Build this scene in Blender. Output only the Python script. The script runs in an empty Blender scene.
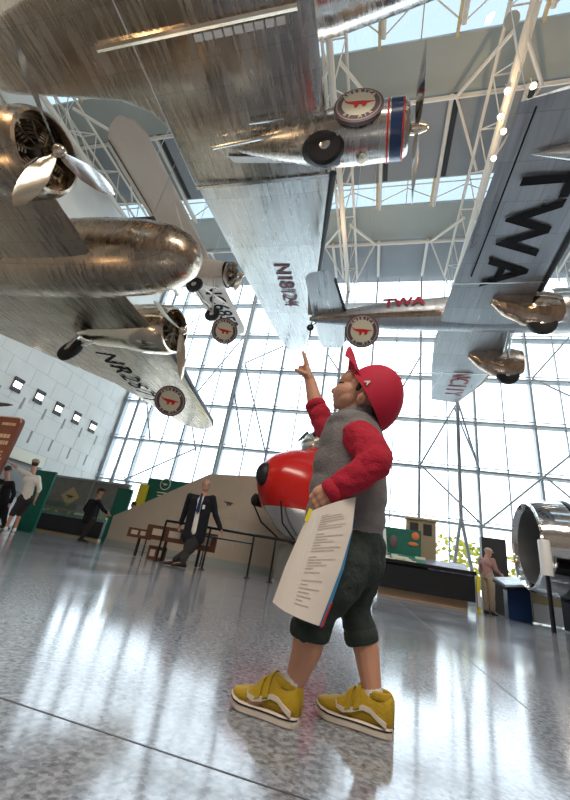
import bpy, bmesh, math, random
from mathutils import Vector as V, Matrix
from math import sin, cos, pi, radians
random.seed(4)
S = bpy.context.scene
COL = S.collection

# ---------------------------------------------------------------- camera, sky, exposure
FPX, PITCH, ROLL, YAW = 371.0, radians(23.6), radians(9.8), radians(15.9)
CAM = V((0, 0, .35))
F0 = V((-sin(YAW), cos(YAW), 0)); R0 = V((cos(YAW), sin(YAW), 0)); ZZ = V((0, 0, 1))
FW = F0*cos(PITCH) + ZZ*sin(PITCH); U0 = -F0*sin(PITCH) + ZZ*cos(PITCH)
RT = cos(ROLL)*R0 + sin(ROLL)*U0; UP = -sin(ROLL)*R0 + cos(ROLL)*U0
cd = bpy.data.cameras.new('camera'); cam = bpy.data.objects.new('camera', cd); COL.objects.link(cam)
cam.matrix_world = Matrix(((RT.x, UP.x, -FW.x, CAM.x), (RT.y, UP.y, -FW.y, CAM.y), (RT.z, UP.z, -FW.z, CAM.z), (0, 0, 0, 1)))
cd.sensor_fit = 'HORIZONTAL'; cd.sensor_width = 36; cd.lens = FPX/570*36; cd.clip_start = .02; cd.clip_end = 400
S.camera = cam
S.view_settings.view_transform = 'Standard'; S.view_settings.look = 'None'
S.view_settings.gamma = 1; S.view_settings.use_curve_mapping = False
S.view_settings.exposure = 0.4

w = bpy.data.worlds.new('sky'); S.world = w; w.use_nodes = True
bg = w.node_tree.nodes['Background']; bg.inputs[0].default_value = (.80, .91, 1, 1); bg.inputs[1].default_value = 3.4

def area(name, loc, rot, sx, sy, power, col):
    l = bpy.data.lights.new(name, 'AREA'); l.shape = 'RECTANGLE'; l.size = sx; l.size_y = sy; l.energy = power; l.color = col
    o = bpy.data.objects.new(name, l); COL.objects.link(o); o.location = loc; o.rotation_euler = rot; return o
# unseen fill panel added high behind the camera, then warm point lights
area('fill_panel', (1, -7.5, 15.5), (radians(38), 0, 0), 16, 3, 2200, (1, .9, .78))
for p, e in (((-9, -2, 9), 170), ((6, -3, 10), 170), ((-10, 1.0, 1.6), 60), ((3.5, 8.5, 14.5), 120), ((-2.3, 13, 14.5), 90)):
    l = bpy.data.lights.new('warm_point', 'POINT'); l.energy = e; l.color = (1, .66, .36); l.shadow_soft_size = .25
    o = bpy.data.objects.new('warm_point', l); COL.objects.link(o); o.location = p  # added warm points without fixtures; only the last pair hangs near the trusses

# ---------------------------------------------------------------- helpers
def ray(x, y): return (FW*FPX + RT*(x-285) - UP*(y-400)).normalized()
def atY(x, y, Y): d = ray(x, y); return CAM + d*((Y-CAM.y)/d.y)
def atZ(x, y, z): d = ray(x, y); return CAM + d*((z-CAM.z)/d.z)
def atX(x, y, X): d = ray(x, y); return CAM + d*((X-CAM.x)/d.x)

WO = {}
def tag(o, label=None, cat=None, group=None, kind=None):
    if label: o['label'] = label
    if cat: o['category'] = cat
    if group: o['group'] = group
    if kind: o['kind'] = kind
    return o
def thing(name, label, cat, loc, group=None, kind=None):
    o = bpy.data.objects.new(name, None); COL.objects.link(o); o.location = loc; o.empty_display_size = .1
    WO[o.name] = V(loc); return tag(o, label, cat, group, kind)

def perp(d):
    d = d.normalized(); a = V((0, 0, 1)) if abs(d.z) < .9 else V((1, 0, 0))
    u = d.cross(a).normalized(); return u, d.cross(u).normalized()

class MB:
    def __init__(s, M=None): s.v = []; s.f = []; s.M = M
    def add(s, vs, fs):
        o = len(s.v)
        s.v += [(s.M @ V(a)) if s.M else V(a) for a in vs]
        s.f += [tuple(i+o for i in f) for f in fs]; return s
    def box(s, c, d, R=None):
        c = V(c); vs = []
        for x in (-.5, .5):
            for y in (-.5, .5):
                for z in (-.5, .5):
                    p = V((x*d[0], y*d[1], z*d[2]))
                    vs.append(c + (R @ p if R else p))
        return s.add(vs, [(0, 1, 3, 2), (4, 6, 7, 5), (0, 4, 5, 1), (2, 3, 7, 6), (0, 2, 6, 4), (1, 5, 7, 3)])
    def loft(s, rings, caps=True, wrap=True):
        n = len(rings[0]); vs = [p for r in rings for p in r]; fs = []
        for i in range(len(rings)-1):
            for j in range(n if wrap else n-1):
                a = i*n+j; b = i*n+(j+1) % n; fs.append((a, b, b+n, a+n))
        if caps and wrap: fs += [tuple(range(n)), tuple(range(len(vs)-n, len(vs)))]
        return s.add(vs, fs)
    def tube(s, p, q, r0, r1=None, n=8, caps=True):
        p = V(p); q = V(q); r1 = r0 if r1 is None else r1; u, w_ = perp(q-p)
        return s.loft([[c+(u*cos(2*pi*k/n)+w_*sin(2*pi*k/n))*r for k in range(n)] for c, r in ((p, r0), (q, r1))], caps)
    def path(s, pts, r, n=8):
        pts = [V(p) for p in pts]; rings = []; u = None
        for i, p in enumerate(pts):
            d = (pts[min(i+1, len(pts)-1)]-pts[max(i-1, 0)]).normalized()
            if u is None: u, _ = perp(d)
            u = (u-d*u.dot(d)).normalized(); w_ = d.cross(u); rr = r[i] if isinstance(r, (list, tuple)) else r
            rings.append([p+(u*cos(2*pi*k/n)+w_*sin(2*pi*k/n))*rr for k in range(n)])
        return s.loft(rings)
    def ell(s, c, r, R=None, nu=16, nv=10):
        c = V(c); r = (r, r, r) if not hasattr(r, '__len__') else r; rings = []
        for i in range(nv+1):
            t = pi*max(.02, min(i/nv, .98 if i < nv else .9999)) if 0 < i < nv else (.03 if i == 0 else pi-.03)
            ring = []
            for k in range(nu):
                p = V((r[0]*sin(t)*cos(2*pi*k/nu), r[1]*sin(t)*sin(2*pi*k/nu), r[2]*cos(t)))
                ring.append(c+(R @ p if R else p))
            rings.append(ring)
        return s.loft(rings)
    def cap(s, p, q, r0, r1=None, n=12):          # tapered limb with round ends
        p = V(p); q = V(q); r1 = r0 if r1 is None else r1; d = (q-p).normalized(); u, w_ = perp(d); rings = []
        for c, r, sg in ((p, r0, -1), (q, r1, 1)):
            ang = [80, 60, 35, 0] if sg < 0 else [0, 35, 60, 80]
            for a in ang:
                a = radians(a); cc = c+d*(sg*r*sin(a)); rr = r*cos(a)
                rings.append([cc+(u*cos(2*pi*k/n)+w_*sin(2*pi*k/n))*rr for k in range(n)])
        return s.loft(rings)
    def chain(s, pts, rs, n=12):
        for i in range(len(pts)-1): s.cap(pts[i], pts[i+1], rs[i], rs[i+1], n)
        return s
    def prism(s, poly, off):
        poly = [V(p) for p in poly]; off = V(off); return s.loft([poly, [p+off for p in poly]])
    def lathe(s, c, axis, prof, n=24, caps=True):  # prof: list of (distance along axis, radius)
        c = V(c); axis = V(axis).normalized(); u, w_ = perp(axis)
        return s.loft([[c+axis*t+(u*cos(2*pi*k/n)+w_*sin(2*pi*k/n))*max(r, .001) for k in range(n)] for t, r in prof], caps)
    def wing(s, secs, up=(0, 0, 1), n=12):         # secs: (leading edge, trailing edge, thickness)
        up = V(up); rings = []
        for le, te, t in secs:
            le = V(le); te = V(te); ring = []
            for k in range(n+1):
                x = (1+cos(pi*k/n))/2; ring.append(le+(te-le)*x+up*(t*1.9*(math.sqrt(x)-x)*1.0+.01*t))
            for k in range(1, n):
                x = (1-cos(pi*k/n))/2; ring.append(le+(te-le)*x-up*(t*.75*(math.sqrt(x)-x)+.01*t))
            rings.append(ring)
        return s.loft(rings)
    def build(s, name, mat, parent=None, smooth=False, origin=None, ang=38):
        me = bpy.data.meshes.new(name)
        if parent is not None: o_ = WO[parent.name]
        elif origin is not None: o_ = V(origin)
        else:
            xs = [p.x for p in s.v]; ys = [p.y for p in s.v]; zs = [p.z for p in s.v]
            o_ = V(((min(xs)+max(xs))/2, (min(ys)+max(ys))/2, min(zs)))
        me.from_pydata([tuple(p-o_) for p in s.v], [], s.f)
        bm = bmesh.new(); bm.from_mesh(me); bmesh.ops.recalc_face_normals(bm, faces=bm.faces); bm.to_mesh(me); bm.free()
        if smooth:
            for p in me.polygons: p.use_smooth = True
            try: me.set_sharp_from_angle(angle=radians(ang))
            except Exception: pass
        me.materials.append(mat); o = bpy.data.objects.new(name, me); COL.objects.link(o)
        if parent is not None: o.parent = parent
        else: o.location = o_
        WO[o.name] = o_; return o

def blend(o, voxel, it=4, fold=0, fsize=.06):     # one continuous skin out of overlapping volumes
    m = o.modifiers.new('r', 'REMESH'); m.mode = 'VOXEL'; m.voxel_size = voxel; m.use_smooth_shade = True
    m = o.modifiers.new('s', 'SMOOTH'); m.factor = .5; m.iterations = it
    if fold:
        t = bpy.data.textures.new('folds', 'CLOUDS'); t.noise_scale = fsize
        d = o.modifiers.new('d', 'DISPLACE'); d.texture = t; d.strength = fold; d.mid_level = .5
    return o

def text(body, name, pos, xd, yd, size, mat, parent, ext=.008, bold=0., sx=1., gap=1.):
    cu = bpy.data.curves.new(name, 'FONT'); cu.body = body; cu.size = size; cu.extrude = ext; cu.offset = bold; cu.resolution_u = 3; cu.space_character = gap
    cu.align_x = 'CENTER'; cu.align_y = 'CENTER'
    t = bpy.data.objects.new(name, cu); COL.objects.link(t)
    me = bpy.data.meshes.new_from_object(t.evaluated_get(bpy.context.evaluated_depsgraph_get()))
    COL.objects.unlink(t); bpy.data.objects.remove(t); bpy.data.curves.remove(cu)
    xd = V(xd).normalized(); yd = V(yd).normalized(); zd = xd.cross(yd); o_ = WO[parent.name]; pos = V(pos)
    for v in me.vertices: v.co = pos + xd*v.co.x*sx + yd*v.co.y + zd*v.co.z - o_
    me.materials.clear(); me.materials.append(mat); me.name = name
    o = bpy.data.objects.new(name, me); COL.objects.link(o); o.parent = parent; WO[o.name] = o_; return o

# ---------------------------------------------------------------- materials
def mat(name, col, rough=.6, metal=0., bump=0., bscale=40., var=0., vscale=3., emit=None, es=0., stretch=None, coat=0.):
    m = bpy.data.materials.new(name); m.use_nodes = True; nt = m.node_tree; N = nt.nodes; L = nt.links
    b = N['Principled BSDF']; b.inputs['Base Color'].default_value = (*col, 1); b.inputs['Roughness'].default_value = rough
    b.inputs['Metallic'].default_value = metal
    if coat: b.inputs['Coat Weight'].default_value = coat; b.inputs['Coat Roughness'].default_value = .08
    if emit: b.inputs['Emission Color'].default_value = (*emit, 1); b.inputs['Emission Strength'].default_value = es
    if bump or var:
        tc = N.new('ShaderNodeTexCoord'); src = tc.outputs['Object']
        if stretch:
            mp = N.new('ShaderNodeMapping'); mp.inputs['Scale'].default_value = stretch; L.new(src, mp.inputs[0]); src = mp.outputs[0]
        if var:
            n = N.new('ShaderNodeTexNoise'); n.inputs['Scale'].default_value = vscale; n.inputs['Detail'].default_value = 5; L.new(src, n.inputs[0])
            r = N.new('ShaderNodeMapRange'); r.inputs[1].default_value = .3; r.inputs[2].default_value = .7; r.inputs[3].default_value = 1-var; r.inputs[4].default_value = 1+var*.6
            L.new(n.outputs[0], r.inputs[0])
            mx = N.new('ShaderNodeMix'); mx.data_type = 'RGBA'; mx.blend_type = 'MULTIPLY'; mx.inputs[0].default_value = 1
            mx.inputs[6].default_value = (*col, 1); L.new(r.outputs[0], mx.inputs[7]); L.new(mx.outputs[2], b.inputs['Base Color'])
        if bump:
            n = N.new('ShaderNodeTexNoise'); n.inputs['Scale'].default_value = bscale; n.inputs['Detail'].default_value = 4; L.new(src, n.inputs[0])
            bp = N.new('ShaderNodeBump'); bp.inputs['Strength'].default_value = bump; bp.inputs['Distance'].default_value = .02
            L.new(n.outputs[0], bp.inputs['Height']); L.new(bp.outputs[0], b.inputs['Normal'])
    return m

def sheet(name, col, rough, metal=1., pw=1.2, ph=.55, var=.16, bump=.12, rot=0., mixf=.5):   # riveted aluminium skin
    m = bpy.data.materials.new(name); m.use_nodes = True; nt = m.node_tree; N = nt.nodes; L = nt.links
    b = N['Principled BSDF']; b.inputs['Metallic'].default_value = metal
    tc = N.new('ShaderNodeTexCoord'); mp = N.new('ShaderNodeMapping'); mp.inputs['Rotation'].default_value = (0, 0, rot); L.new(tc.outputs['Object'], mp.inputs[0])
    br = N.new('ShaderNodeTexBrick'); br.inputs['Scale'].default_value = 1; br.inputs['Brick Width'].default_value = pw; br.inputs['Row Height'].default_value = ph
    br.inputs['Mortar Size'].default_value = .006; br.inputs['Mortar Smooth'].default_value = .3; br.inputs['Bias'].default_value = 0
    c = V(col); br.inputs['Color1'].default_value = (*c, 1); br.inputs['Color2'].default_value = (*(c*(1-var)), 1); br.inputs['Mortar'].default_value = (*(c*.6), 1)
    L.new(mp.outputs[0], br.inputs[0])
    ms = N.new('ShaderNodeMapping'); ms.inputs['Scale'].default_value = (7, .55, 3); L.new(mp.outputs[0], ms.inputs[0])
    n = N.new('ShaderNodeTexNoise'); n.inputs['Scale'].default_value = 1.3; n.inputs['Detail'].default_value = 6; L.new(ms.outputs[0], n.inputs[0])
    r = N.new('ShaderNodeMapRange'); r.inputs[1].default_value = .3; r.inputs[2].default_value = .72; r.inputs[3].default_value = rough*.6; r.inputs[4].default_value = rough*1.5
    L.new(n.outputs[0], r.inputs[0]); L.new(r.outputs[0], b.inputs['Roughness'])
    mx = N.new('ShaderNodeMix'); mx.data_type = 'RGBA'; mx.blend_type = 'MULTIPLY'; mx.inputs[0].default_value = mixf
    L.new(br.outputs[0], mx.inputs[6]); L.new(n.outputs[0], mx.inputs[7]); L.new(mx.outputs[2], b.inputs['Base Color'])
    n2 = N.new('ShaderNodeTexNoise'); n2.inputs['Scale'].default_value = 2.4; n2.inputs['Detail'].default_value = 2
    L.new(mp.outputs[0], n2.inputs[0]); bp = N.new('ShaderNodeBump'); bp.inputs['Strength'].default_value = bump; bp.inputs['Distance'].default_value = .05
    L.new(n2.outputs[0], bp.inputs['Height']); L.new(bp.outputs[0], b.inputs['Normal'])
    return m

def glassy(name, tint, refl=.08):
    m = bpy.data.materials.new(name); m.use_nodes = True; nt = m.node_tree; N = nt.nodes; L = nt.links; N.clear()
    o = N.new('ShaderNodeOutputMaterial'); t = N.new('ShaderNodeBsdfTransparent'); t.inputs[0].default_value = (*tint, 1)
    g = N.new('ShaderNodeBsdfGlossy'); g.inputs['Roughness'].default_value = .02; mx = N.new('ShaderNodeMixShader'); mx.inputs[0].default_value = refl
    L.new(t.outputs[0], mx.inputs[1]); L.new(g.outputs[0], mx.inputs[2]); L.new(mx.outputs[0], o.inputs[0]); return m

M_floor = None
def floor_mat():
    m = bpy.data.materials.new('terrazzo'); m.use_nodes = True; nt = m.node_tree; N = nt.nodes; L = nt.links; b = N['Principled BSDF']
    tc = N.new('ShaderNodeTexCoord')
    v = N.new('ShaderNodeTexVoronoi'); v.inputs['Scale'].default_value = 95; L.new(tc.outputs['Object'], v.inputs[0])
    n = N.new('ShaderNodeTexNoise'); n.inputs['Scale'].default_value = 60; n.inputs['Detail'].default_value = 3; L.new(tc.outputs['Object'], n.inputs[0])
    mxn = N.new('ShaderNodeMath'); mxn.operation = 'MULTIPLY_ADD'; mxn.inputs[1].default_value = .45; L.new(v.outputs['Color'], mxn.inputs[0]); L.new(n.outputs[0], mxn.inputs[2])
    cr = N.new('ShaderNodeValToRGB'); cr.color_ramp.elements[0].position = .42; cr.color_ramp.elements[0].color = (.085, .09, .10, 1)
    cr.color_ramp.elements[1].position = .95; cr.color_ramp.elements[1].color = (.36, .38, .42, 1)
    e = cr.color_ramp.elements.new(.66); e.color = (.20, .215, .245, 1)
    L.new(mxn.outputs[0], cr.inputs[0]); L.new(cr.outputs[0], b.inputs['Base Color'])
    n3 = N.new('ShaderNodeTexNoise'); n3.inputs['Scale'].default_value = .8; n3.inputs['Detail'].default_value = 5; L.new(tc.outputs['Object'], n3.inputs[0])
    r = N.new('ShaderNodeMapRange'); r.inputs[1].default_value = .3; r.inputs[2].default_value = .7; r.inputs[3].default_value = .09; r.inputs[4].default_value = .18
    L.new(n3.outputs[0], r.inputs[0]); L.new(r.outputs[0], b.inputs['Roughness'])
    b.inputs['Specular IOR Level'].default_value = .9
    return m
M_floor = floor_mat()
M_joint = mat('floor_joint', (.045, .045, .05), .5)
M_wall = mat('white_stone_wall', (.72, .72, .68), .7, var=.05, vscale=1.5)
M_back = mat('hall_wall', (.26, .21, .17), .8, var=.2, vscale=.6)
M_steel = mat('painted_steel', (.40, .44, .47), .45)
M_white = mat('white_tube_steel', (.62, .59, .53), .45)
M_tan = mat('tan_rib', (.55, .42, .22), .5)
M_panel = mat('ceiling_panel', (.23, .25, .27), .7, var=.06, vscale=.7)
M_soffit = mat('ceiling_soffit', (.34, .37, .35), .7, var=.05, vscale=.7)
M_black = mat('black', (.012, .012, .014), .5)
M_glass = glassy('window_glass', (.97, .99, 1), .05)
M_sky = glassy('skylight_glass', (.46, .50, .53), .04)
M_case = glassy('case_glass', (.9, .95, .93), .12)
M_dc = sheet('polished_aluminium', (.74, .71, .67), .25, pw=1.5, ph=.62, mixf=.38)
M_dcw = sheet('bright_wing_aluminium', (.88, .90, .90), .32, pw=.6, ph=2.2, bump=.3)
M_b247 = sheet('brown_grey_aluminium', (.60, .49, .38), .27, pw=1.1, ph=.5, mixf=.3)
M_alpha = sheet('grey_dural_skin', (.62, .65, .69), .42, metal=.75, pw=.45, ph=.9)
M_foil = sheet('crumpled_reflective_fairing', (.72, .55, .42), .16, bump=.9, pw=9, ph=9)
M_mirror = mat('mirror_cowl', (.80, .80, .79), .09, 1, bump=.05, bscale=2)
M_liner = mat('dark_intake_liner', (.12, .125, .13), .5)
M_basebl = mat('black_case_base', (.008, .008, .010), .85)
M_alum = mat('smooth_aluminium', (.78, .78, .76), .2, 1)
M_cowl = mat('polished_cowl', (.80, .68, .54), .16, 1, bump=.15, bscale=3)
M_eng = mat('engine_metal', (.10, .09, .08), .4, .7)
M_tyre = mat('tyre_rubber', (.02, .02, .022), .7)
M_boot = mat('de_icer_rubber', (.025, .027, .03), .55)
M_fab = mat('doped_fabric', (.68, .60, .53), .55, var=.07, vscale=1)
M_navy = mat('navy_paint', (.02, .05, .14), .25)
M_red = mat('red_paint', (.62, .03, .03), .3)
M_redtxt = mat('red_lettering', (.45, .03, .06), .5)
M_maroon = mat('maroon_lettering', (.16, .03, .05), .5)
M_blk = mat('black_lettering', (.010, .010, .012), .95)
M_cream = mat('cream_enamel', (.80, .76, .60), .45)
M_dred = mat('badge_ring_brown', (.13, .085, .09), .45)
M_lampw = mat('lamp_bulb', (1, 1, 1), .5, emit=(1, .82, .58), es=14)
M_wlamp = mat('wall_lamp_lens', (1, 1, 1), .5, emit=(1, .97, .9), es=2.2)
M_wood = mat('brown_wood', (.10, .04, .022), .45, var=.25, vscale=4, stretch=(1, 8, 1))
M_ramp = mat('beige_partition', (.52, .44, .35), .7, var=.05)
M_rail = mat('black_rail', (.015, .015, .016), .35, .5)
M_green = mat('green_panel', (.0, .13, .09), .6, var=.1)
M_teal = mat('green_map_graphic', (.06, .26, .20), .5, var=.6, vscale=4)
M_yel = mat('yellow_panel', (.85, .68, .03), .5)
M_sign = mat('rust_brown_sign', (.17, .035, .012), .45, var=.25, vscale=3)
M_signtxt = mat('sign_lettering', (.62, .42, .26), .5)
M_grey = mat('grey_case_panel', (.24, .23, .21), .6, var=.15)
M_paper = mat('paper', (.78, .70, .62), .6)
M_print = mat('grey_print', (.56, .49, .43), .7)
M_blue = mat('blue_cover', (.05, .28, .55), .5)
M_whitep = mat('white_paint', (.8, .8, .79), .4)
M_skin = mat('skin', (.58, .29, .185), .5, bump=.06, bscale=60, var=.08, vscale=9)
M_skin2 = mat('skin_background', (.50, .27, .19), .55)
M_hair = mat('brown_hair', (.05, .028, .018), .7)
M_capr = mat('red_cap_cloth', (.50, .004, .035), .75, bump=.12, bscale=220)
M_sleeve = mat('red_fleece', (.46, .010, .035), .9, bump=.35, bscale=160, var=.14, vscale=14)
M_fleece = mat('grey_fleece', (.20, .185, .185), .95, bump=.35, bscale=150, var=.18, vscale=12)
M_pants = mat('dark_green_knit', (.026, .038, .032), .9, bump=.3, bscale=120, var=.25, vscale=14)
M_must = mat('mustard_suede', (.42, .27, .008), .75, bump=.2, bscale=150, var=.12, vscale=20)
M_sole = mat('off_white_rubber', (.62, .54, .46), .6, var=.1, vscale=20)
M_sock = mat('white_sock', (.68, .64, .60), .9, bump=.2, bscale=150)
M_jack = mat('dark_navy_jacket', (.006, .008, .014), .95)
M_grtr = mat('charcoal_trousers', (.028, .027, .029), .95)
M_wht = mat('white_shirt', (.72, .70, .66), .8)
M_cap2 = mat('tan_cap', (.42, .33, .26), .8)
M_pink = mat('dusty_pink_shirt', (.36, .20, .18), .8)
M_khaki = mat('khaki_trousers', (.36, .28, .20), .8)
M_leaf = mat('green_foliage', (.26, .33, .05), .8, var=.5, vscale=5)  # yellow-green leaf colour, varied at random
M_leafy = mat('yellow_foliage', (.62, .55, .05), .8, var=.4, vscale=5)
M_bark = mat('bark', (.08, .06, .04), .9)
M_pave = mat('outdoor_paving', (.5, .5, .48), .8)

# ================================================================= THE ROOM
XL, XR, YB, YW, ZC = -15.9, 17.0, -13.0, 19.0, 18.0
def struct(name, mb, m, parent=None, smooth=False):
    o = mb.build(name, m, parent, smooth); 
    if parent is None: o['kind'] = 'structure'
    return o
struct('floor', MB().box(((XL+XR)/2, (YB+YW)/2, -.1), (XR-XL+1, YW-YB+1.2, .2)), M_floor)
j = MB()
for x in (-14.4, -11.4, -8.4, -5.4, -2.4, .6, 3.6, 6.6, 9.6, 12.6): j.box((x, (YB+YW)/2, .0003), (.006, YW-YB-.2, .0006))
for y in (-5.2, -2.2, .84, 3.9, 6.9, 9.9, 12.9, 15.9): j.box(((XL+XR)/2, y, .0003), (XR-XL-.2, .0045, .0006))
struct('trim_1', j, M_joint)
wl = MB().box((XL-.2, (YB+YW)/2+.2, 9), (.4, YW-YB+.4, 18))
wl_o = struct('wall_left', wl, M_wall)
# thin joints and vertical slots in the stone of the left wall
sl = MB()
for i in range(16): sl.box((XL+.006, 3+i*1.28+.64, 5.15), (.012, .10, .55))
for i in range(13): sl.box((XL+.006, 6+i*1.28, 3.9), (.012, .10, .6))
sl2 = MB()
for k in range(1, 9):
    sl2.box((XL+.003, (YB+YW)/2, .9*k+.6), (.006, YW-YB, .012))
    for i in range(18): sl2.box((XL+.003, 1+i*1.28+(k % 2)*.64, .9*k+1.05), (.006, .012, .9))
M_slot = mat('wall_slot_grey', (.33, .33, .32), .8); M_wj = mat('wall_joint', (.52, .53, .52), .8)
struct('trim_2', sl, M_slot); struct('trim_3', sl2, M_wj)
struct('wall_right', MB().box((XR+.2, (YB+YW)/2+.2, 9), (.4, YW-YB+.4, 18)), M_back)
struct('wall_back', MB().box(((XL+XR)/2, YB-.2, 9), (XR-XL+.8, .4, 18)), M_back)

MX = [2.0+2.64*k for k in range(-6, 6)]
W = thing('window_1', 'great glass curtain wall at the far end', 'window', (0, YW, 0), kind='structure'); del W['category']
fr = MB()
fr.box(((XL+XR)/2, YW, .2), (XR-XL, .35, .4)).build('sill', M_steel, W)
f1 = MB()
for x in MX: f1.box((x, YW-.02, 9.1), (.11, .30, 17.5))
f1.box((XL+.1, YW-.02, 9), (.2, .3, 17.6)); f1.build('main_mullion', M_steel, W)
f2 = MB()
for x in MX: f2.box((x+1.32, YW, 9.1), (.05, .12, 17.5))
f2.build('thin_mullion', M_steel, W)
f3 = MB()
for k in range(1, 7):
    z = .75+2.5*k
    f3.box(((XL+XR)/2, YW-.06, z), (XR-XL, .38, .10 if k != 1 else .07)); f3.box(((XL+XR)/2, YW-.28, z+.16), (XR-XL, .05, .04))
f3.build('transom', M_steel, W)
MB().box(((XL+XR)/2, YW+.04, 9.1), (XR-XL, .02, 17.5)).build('glass_pane', M_glass, W)
br_ = MB()
for a, b in (((2.0, 5.75), (4.64, 3.25)), ((2.0, 5.75), (3.6, 8.9)), ((3.6, 8.9), (4.64, 10.75)), ((3.6, 8.9), (4.64, 5.75)), ((7.28, 5.75), (4.64, 3.25)), ((7.28, 5.75), (9.9, 8.25)), ((7.28, 5.75), (9.9, 3.25)), ((7.28, 10.75), (9.2, 13.25)), ((7.28, 10.75), (9.92, 9.2)),
             ((-8.2, 11.1), (-5.92, 5.75)), ((-8.2, 11.1), (-5.92, 12.4)), ((-11.2, 8.25), (-9.9, 5.3)), ((-13.8, 3.25), (-9.9, 5.5)), ((-3.28, 12), (-.64, 8.25)), ((-3.28, 5.75), (-.64, 8.25)), ((-8.56, 13.25), (-11.2, 8.25)), ((2.0, 12), (.3, 8.25)), ((-3.3, 15.7), (-.6, 13.25))):
    br_.tube((a[0], YW-.45, a[1]), (b[0], YW-.45, b[1]), .045)
br_.build('wind_brace', M_steel, W, True)

# ceiling: dark panels, pale soffits, raised skylights between them
P = 6.96
cb = MB(); cs = MB(); ck = MB(); g_ = MB(); gr = MB(); gw = MB()
for k in range(-1, 4):
    y0 = 2.03+P*(k-1)+6.96-6.96
    a, b, c, d = y0, y0+3.43, y0+(5.22 if k < 2 else 4.88), y0+P     # panel a-b, skylight b-c, soffit c-d
    if k == 3: b = YW+.4
    if a < YB: a = YB
    if b > a: cb.box(((XL+XR)/2, (a+b)/2, ZC+.15), (XR-XL+.8, b-a, .3))
    if k == 3: continue
    cs.box(((XL+XR)/2, (c+d)/2, ZC+.1), (XR-XL+.8, d-c, .2))
    g_.box(((XL+XR)/2, (b+c)/2, ZC+.14), (XR-XL+.8, c-b, .02))
    gw.box(((XL+XR)/2, b+.03, ZC+.06), (XR-XL+.8, .06, .12)); gw.box(((XL+XR)/2, c-.03, ZC+.06), (XR-XL+.8, .06, .12))
    for x in MX: ck.box((x+.22, (a+min(b, YW))/2, ZC-.005), (.22, min(b, YW)-a-.02, .01))
struct('ceiling', cb, M_panel); struct('trim_4', cs, M_soffit); struct('trim_5', ck, M_black)
sk = thing('window_2', 'strip skylights in the hall ceiling', 'window', (0, 5, ZC), kind='structure'); del sk['category']
g_.build('glass_pane', M_sky, sk); gw.build('upstand', M_soffit, sk)
for k in range(-1, 3):
    y0 = 2.03+P*(k-1); b, c = y0+3.43, y0+(5.22 if k < 2 else 4.88)
    for x in MX:
        gr.box((x-.14, (b+c)/2, ZC+.02), (.10, c-b, .2)); gr.box((x+1.3, (b+c)/2, ZC+.08), (.04, c-b, .06))
gr.build('rib', M_tan, sk)
zz = MB()
for k in range(-1, 3):
    y0 = 2.03+P*(k-1); b, c = y0+3.43, y0+(5.22 if k < 2 else 4.88)
    zz.tube((XL, b+.25, ZC-.05), (XR, b+.25, ZC-.05), .03, n=6); pass
    for x in MX: zz.tube((x, c-.35, ZC-.02), (x+1.32, b+.45, ZC-.02), .028, n=6); zz.tube((x+1.32, b+.45, ZC-.02), (x+2.64, c-.35, ZC-.02), .028, n=6)
zz.build('tie_rod', M_white, sk, True)

# tubular roof steel
rb = MB()
for k in range(-1, 4):
    a = max(YB, 2.03+P*(k-1)); b = min(YW-.3, 2.03+P*(k-1)+4.88)
    for x in MX: rb.tube((x, a, ZC-.12), (x, b, ZC-.12), .085)
struct('trim_6', rb, M_white, smooth=True)
for yc in (-4.93, 2.03, 8.99, 15.95):
    t = thing('roof_purlin', None, None, (0, yc, ZC), kind='structure')
    MB().tube((XL, yc, ZC-.3), (XR, yc, ZC-.3), .085).build('chord', M_white, t, True)
    q = MB()
    for cx in (-14.0, -8.2, -2.3, 3.6, 9.4, 15.2):
        for sx in (-1.45, 1.45):
            q.tube((cx+sx, yc, ZC-.3), (cx+sx*.12, yc-2.0, ZC-1.0), .07); q.tube((cx+sx, yc, ZC-.3), (cx+sx*.12, yc+2.6, ZC-1.0), .05)
    q.build('brace', M_white, t, True)
for cx in (-14.0, -8.2, -2.3, 3.6, 9.4, 15.2):
    t = thing('roof_truss', None, None, (cx, 5, ZC-2), kind='structure')
    q = MB().tube((cx, YB, ZC-2), (cx, YW-1, ZC-2), .12)
    for s in (-.42, .42): q.tube((cx+s, YB, ZC-.85), (cx+s, YW-1, ZC-.85), .06)
    q.build('chord', M_white, t, True)
    q = MB(); y = YB+.5; n = 0
    while y < YW-2.2:
        for s in (-.42, .42):
            q.tube((cx, y, ZC-2), (cx+s, y+.9, ZC-.85), .024, n=6); q.tube((cx+s, y+.9, ZC-.85), (cx, y+1.8, ZC-2), .024, n=6)
        q.tube((cx-.42, y+.9, ZC-.85), (cx+.42, y+.9, ZC-.85), .03, n=6); y += 1.8
    q.build('lattice', M_white, t, True)
    q = MB().tube((cx, YW-1.2, 3.4), (cx, YW-1.2, ZC-1.9), .085).tube((cx, YW-1.2, 3.4), (cx+.55, YW-1.2, 0), .075).tube((cx, YW-1.2, 3.4), (cx-.55, YW-1.2, 0), .07).tube((cx, YW-1.2, 9), (cx+1.0, YW-.45, 5.75), .05)
    q.build('column', M_steel, t, True)

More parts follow.
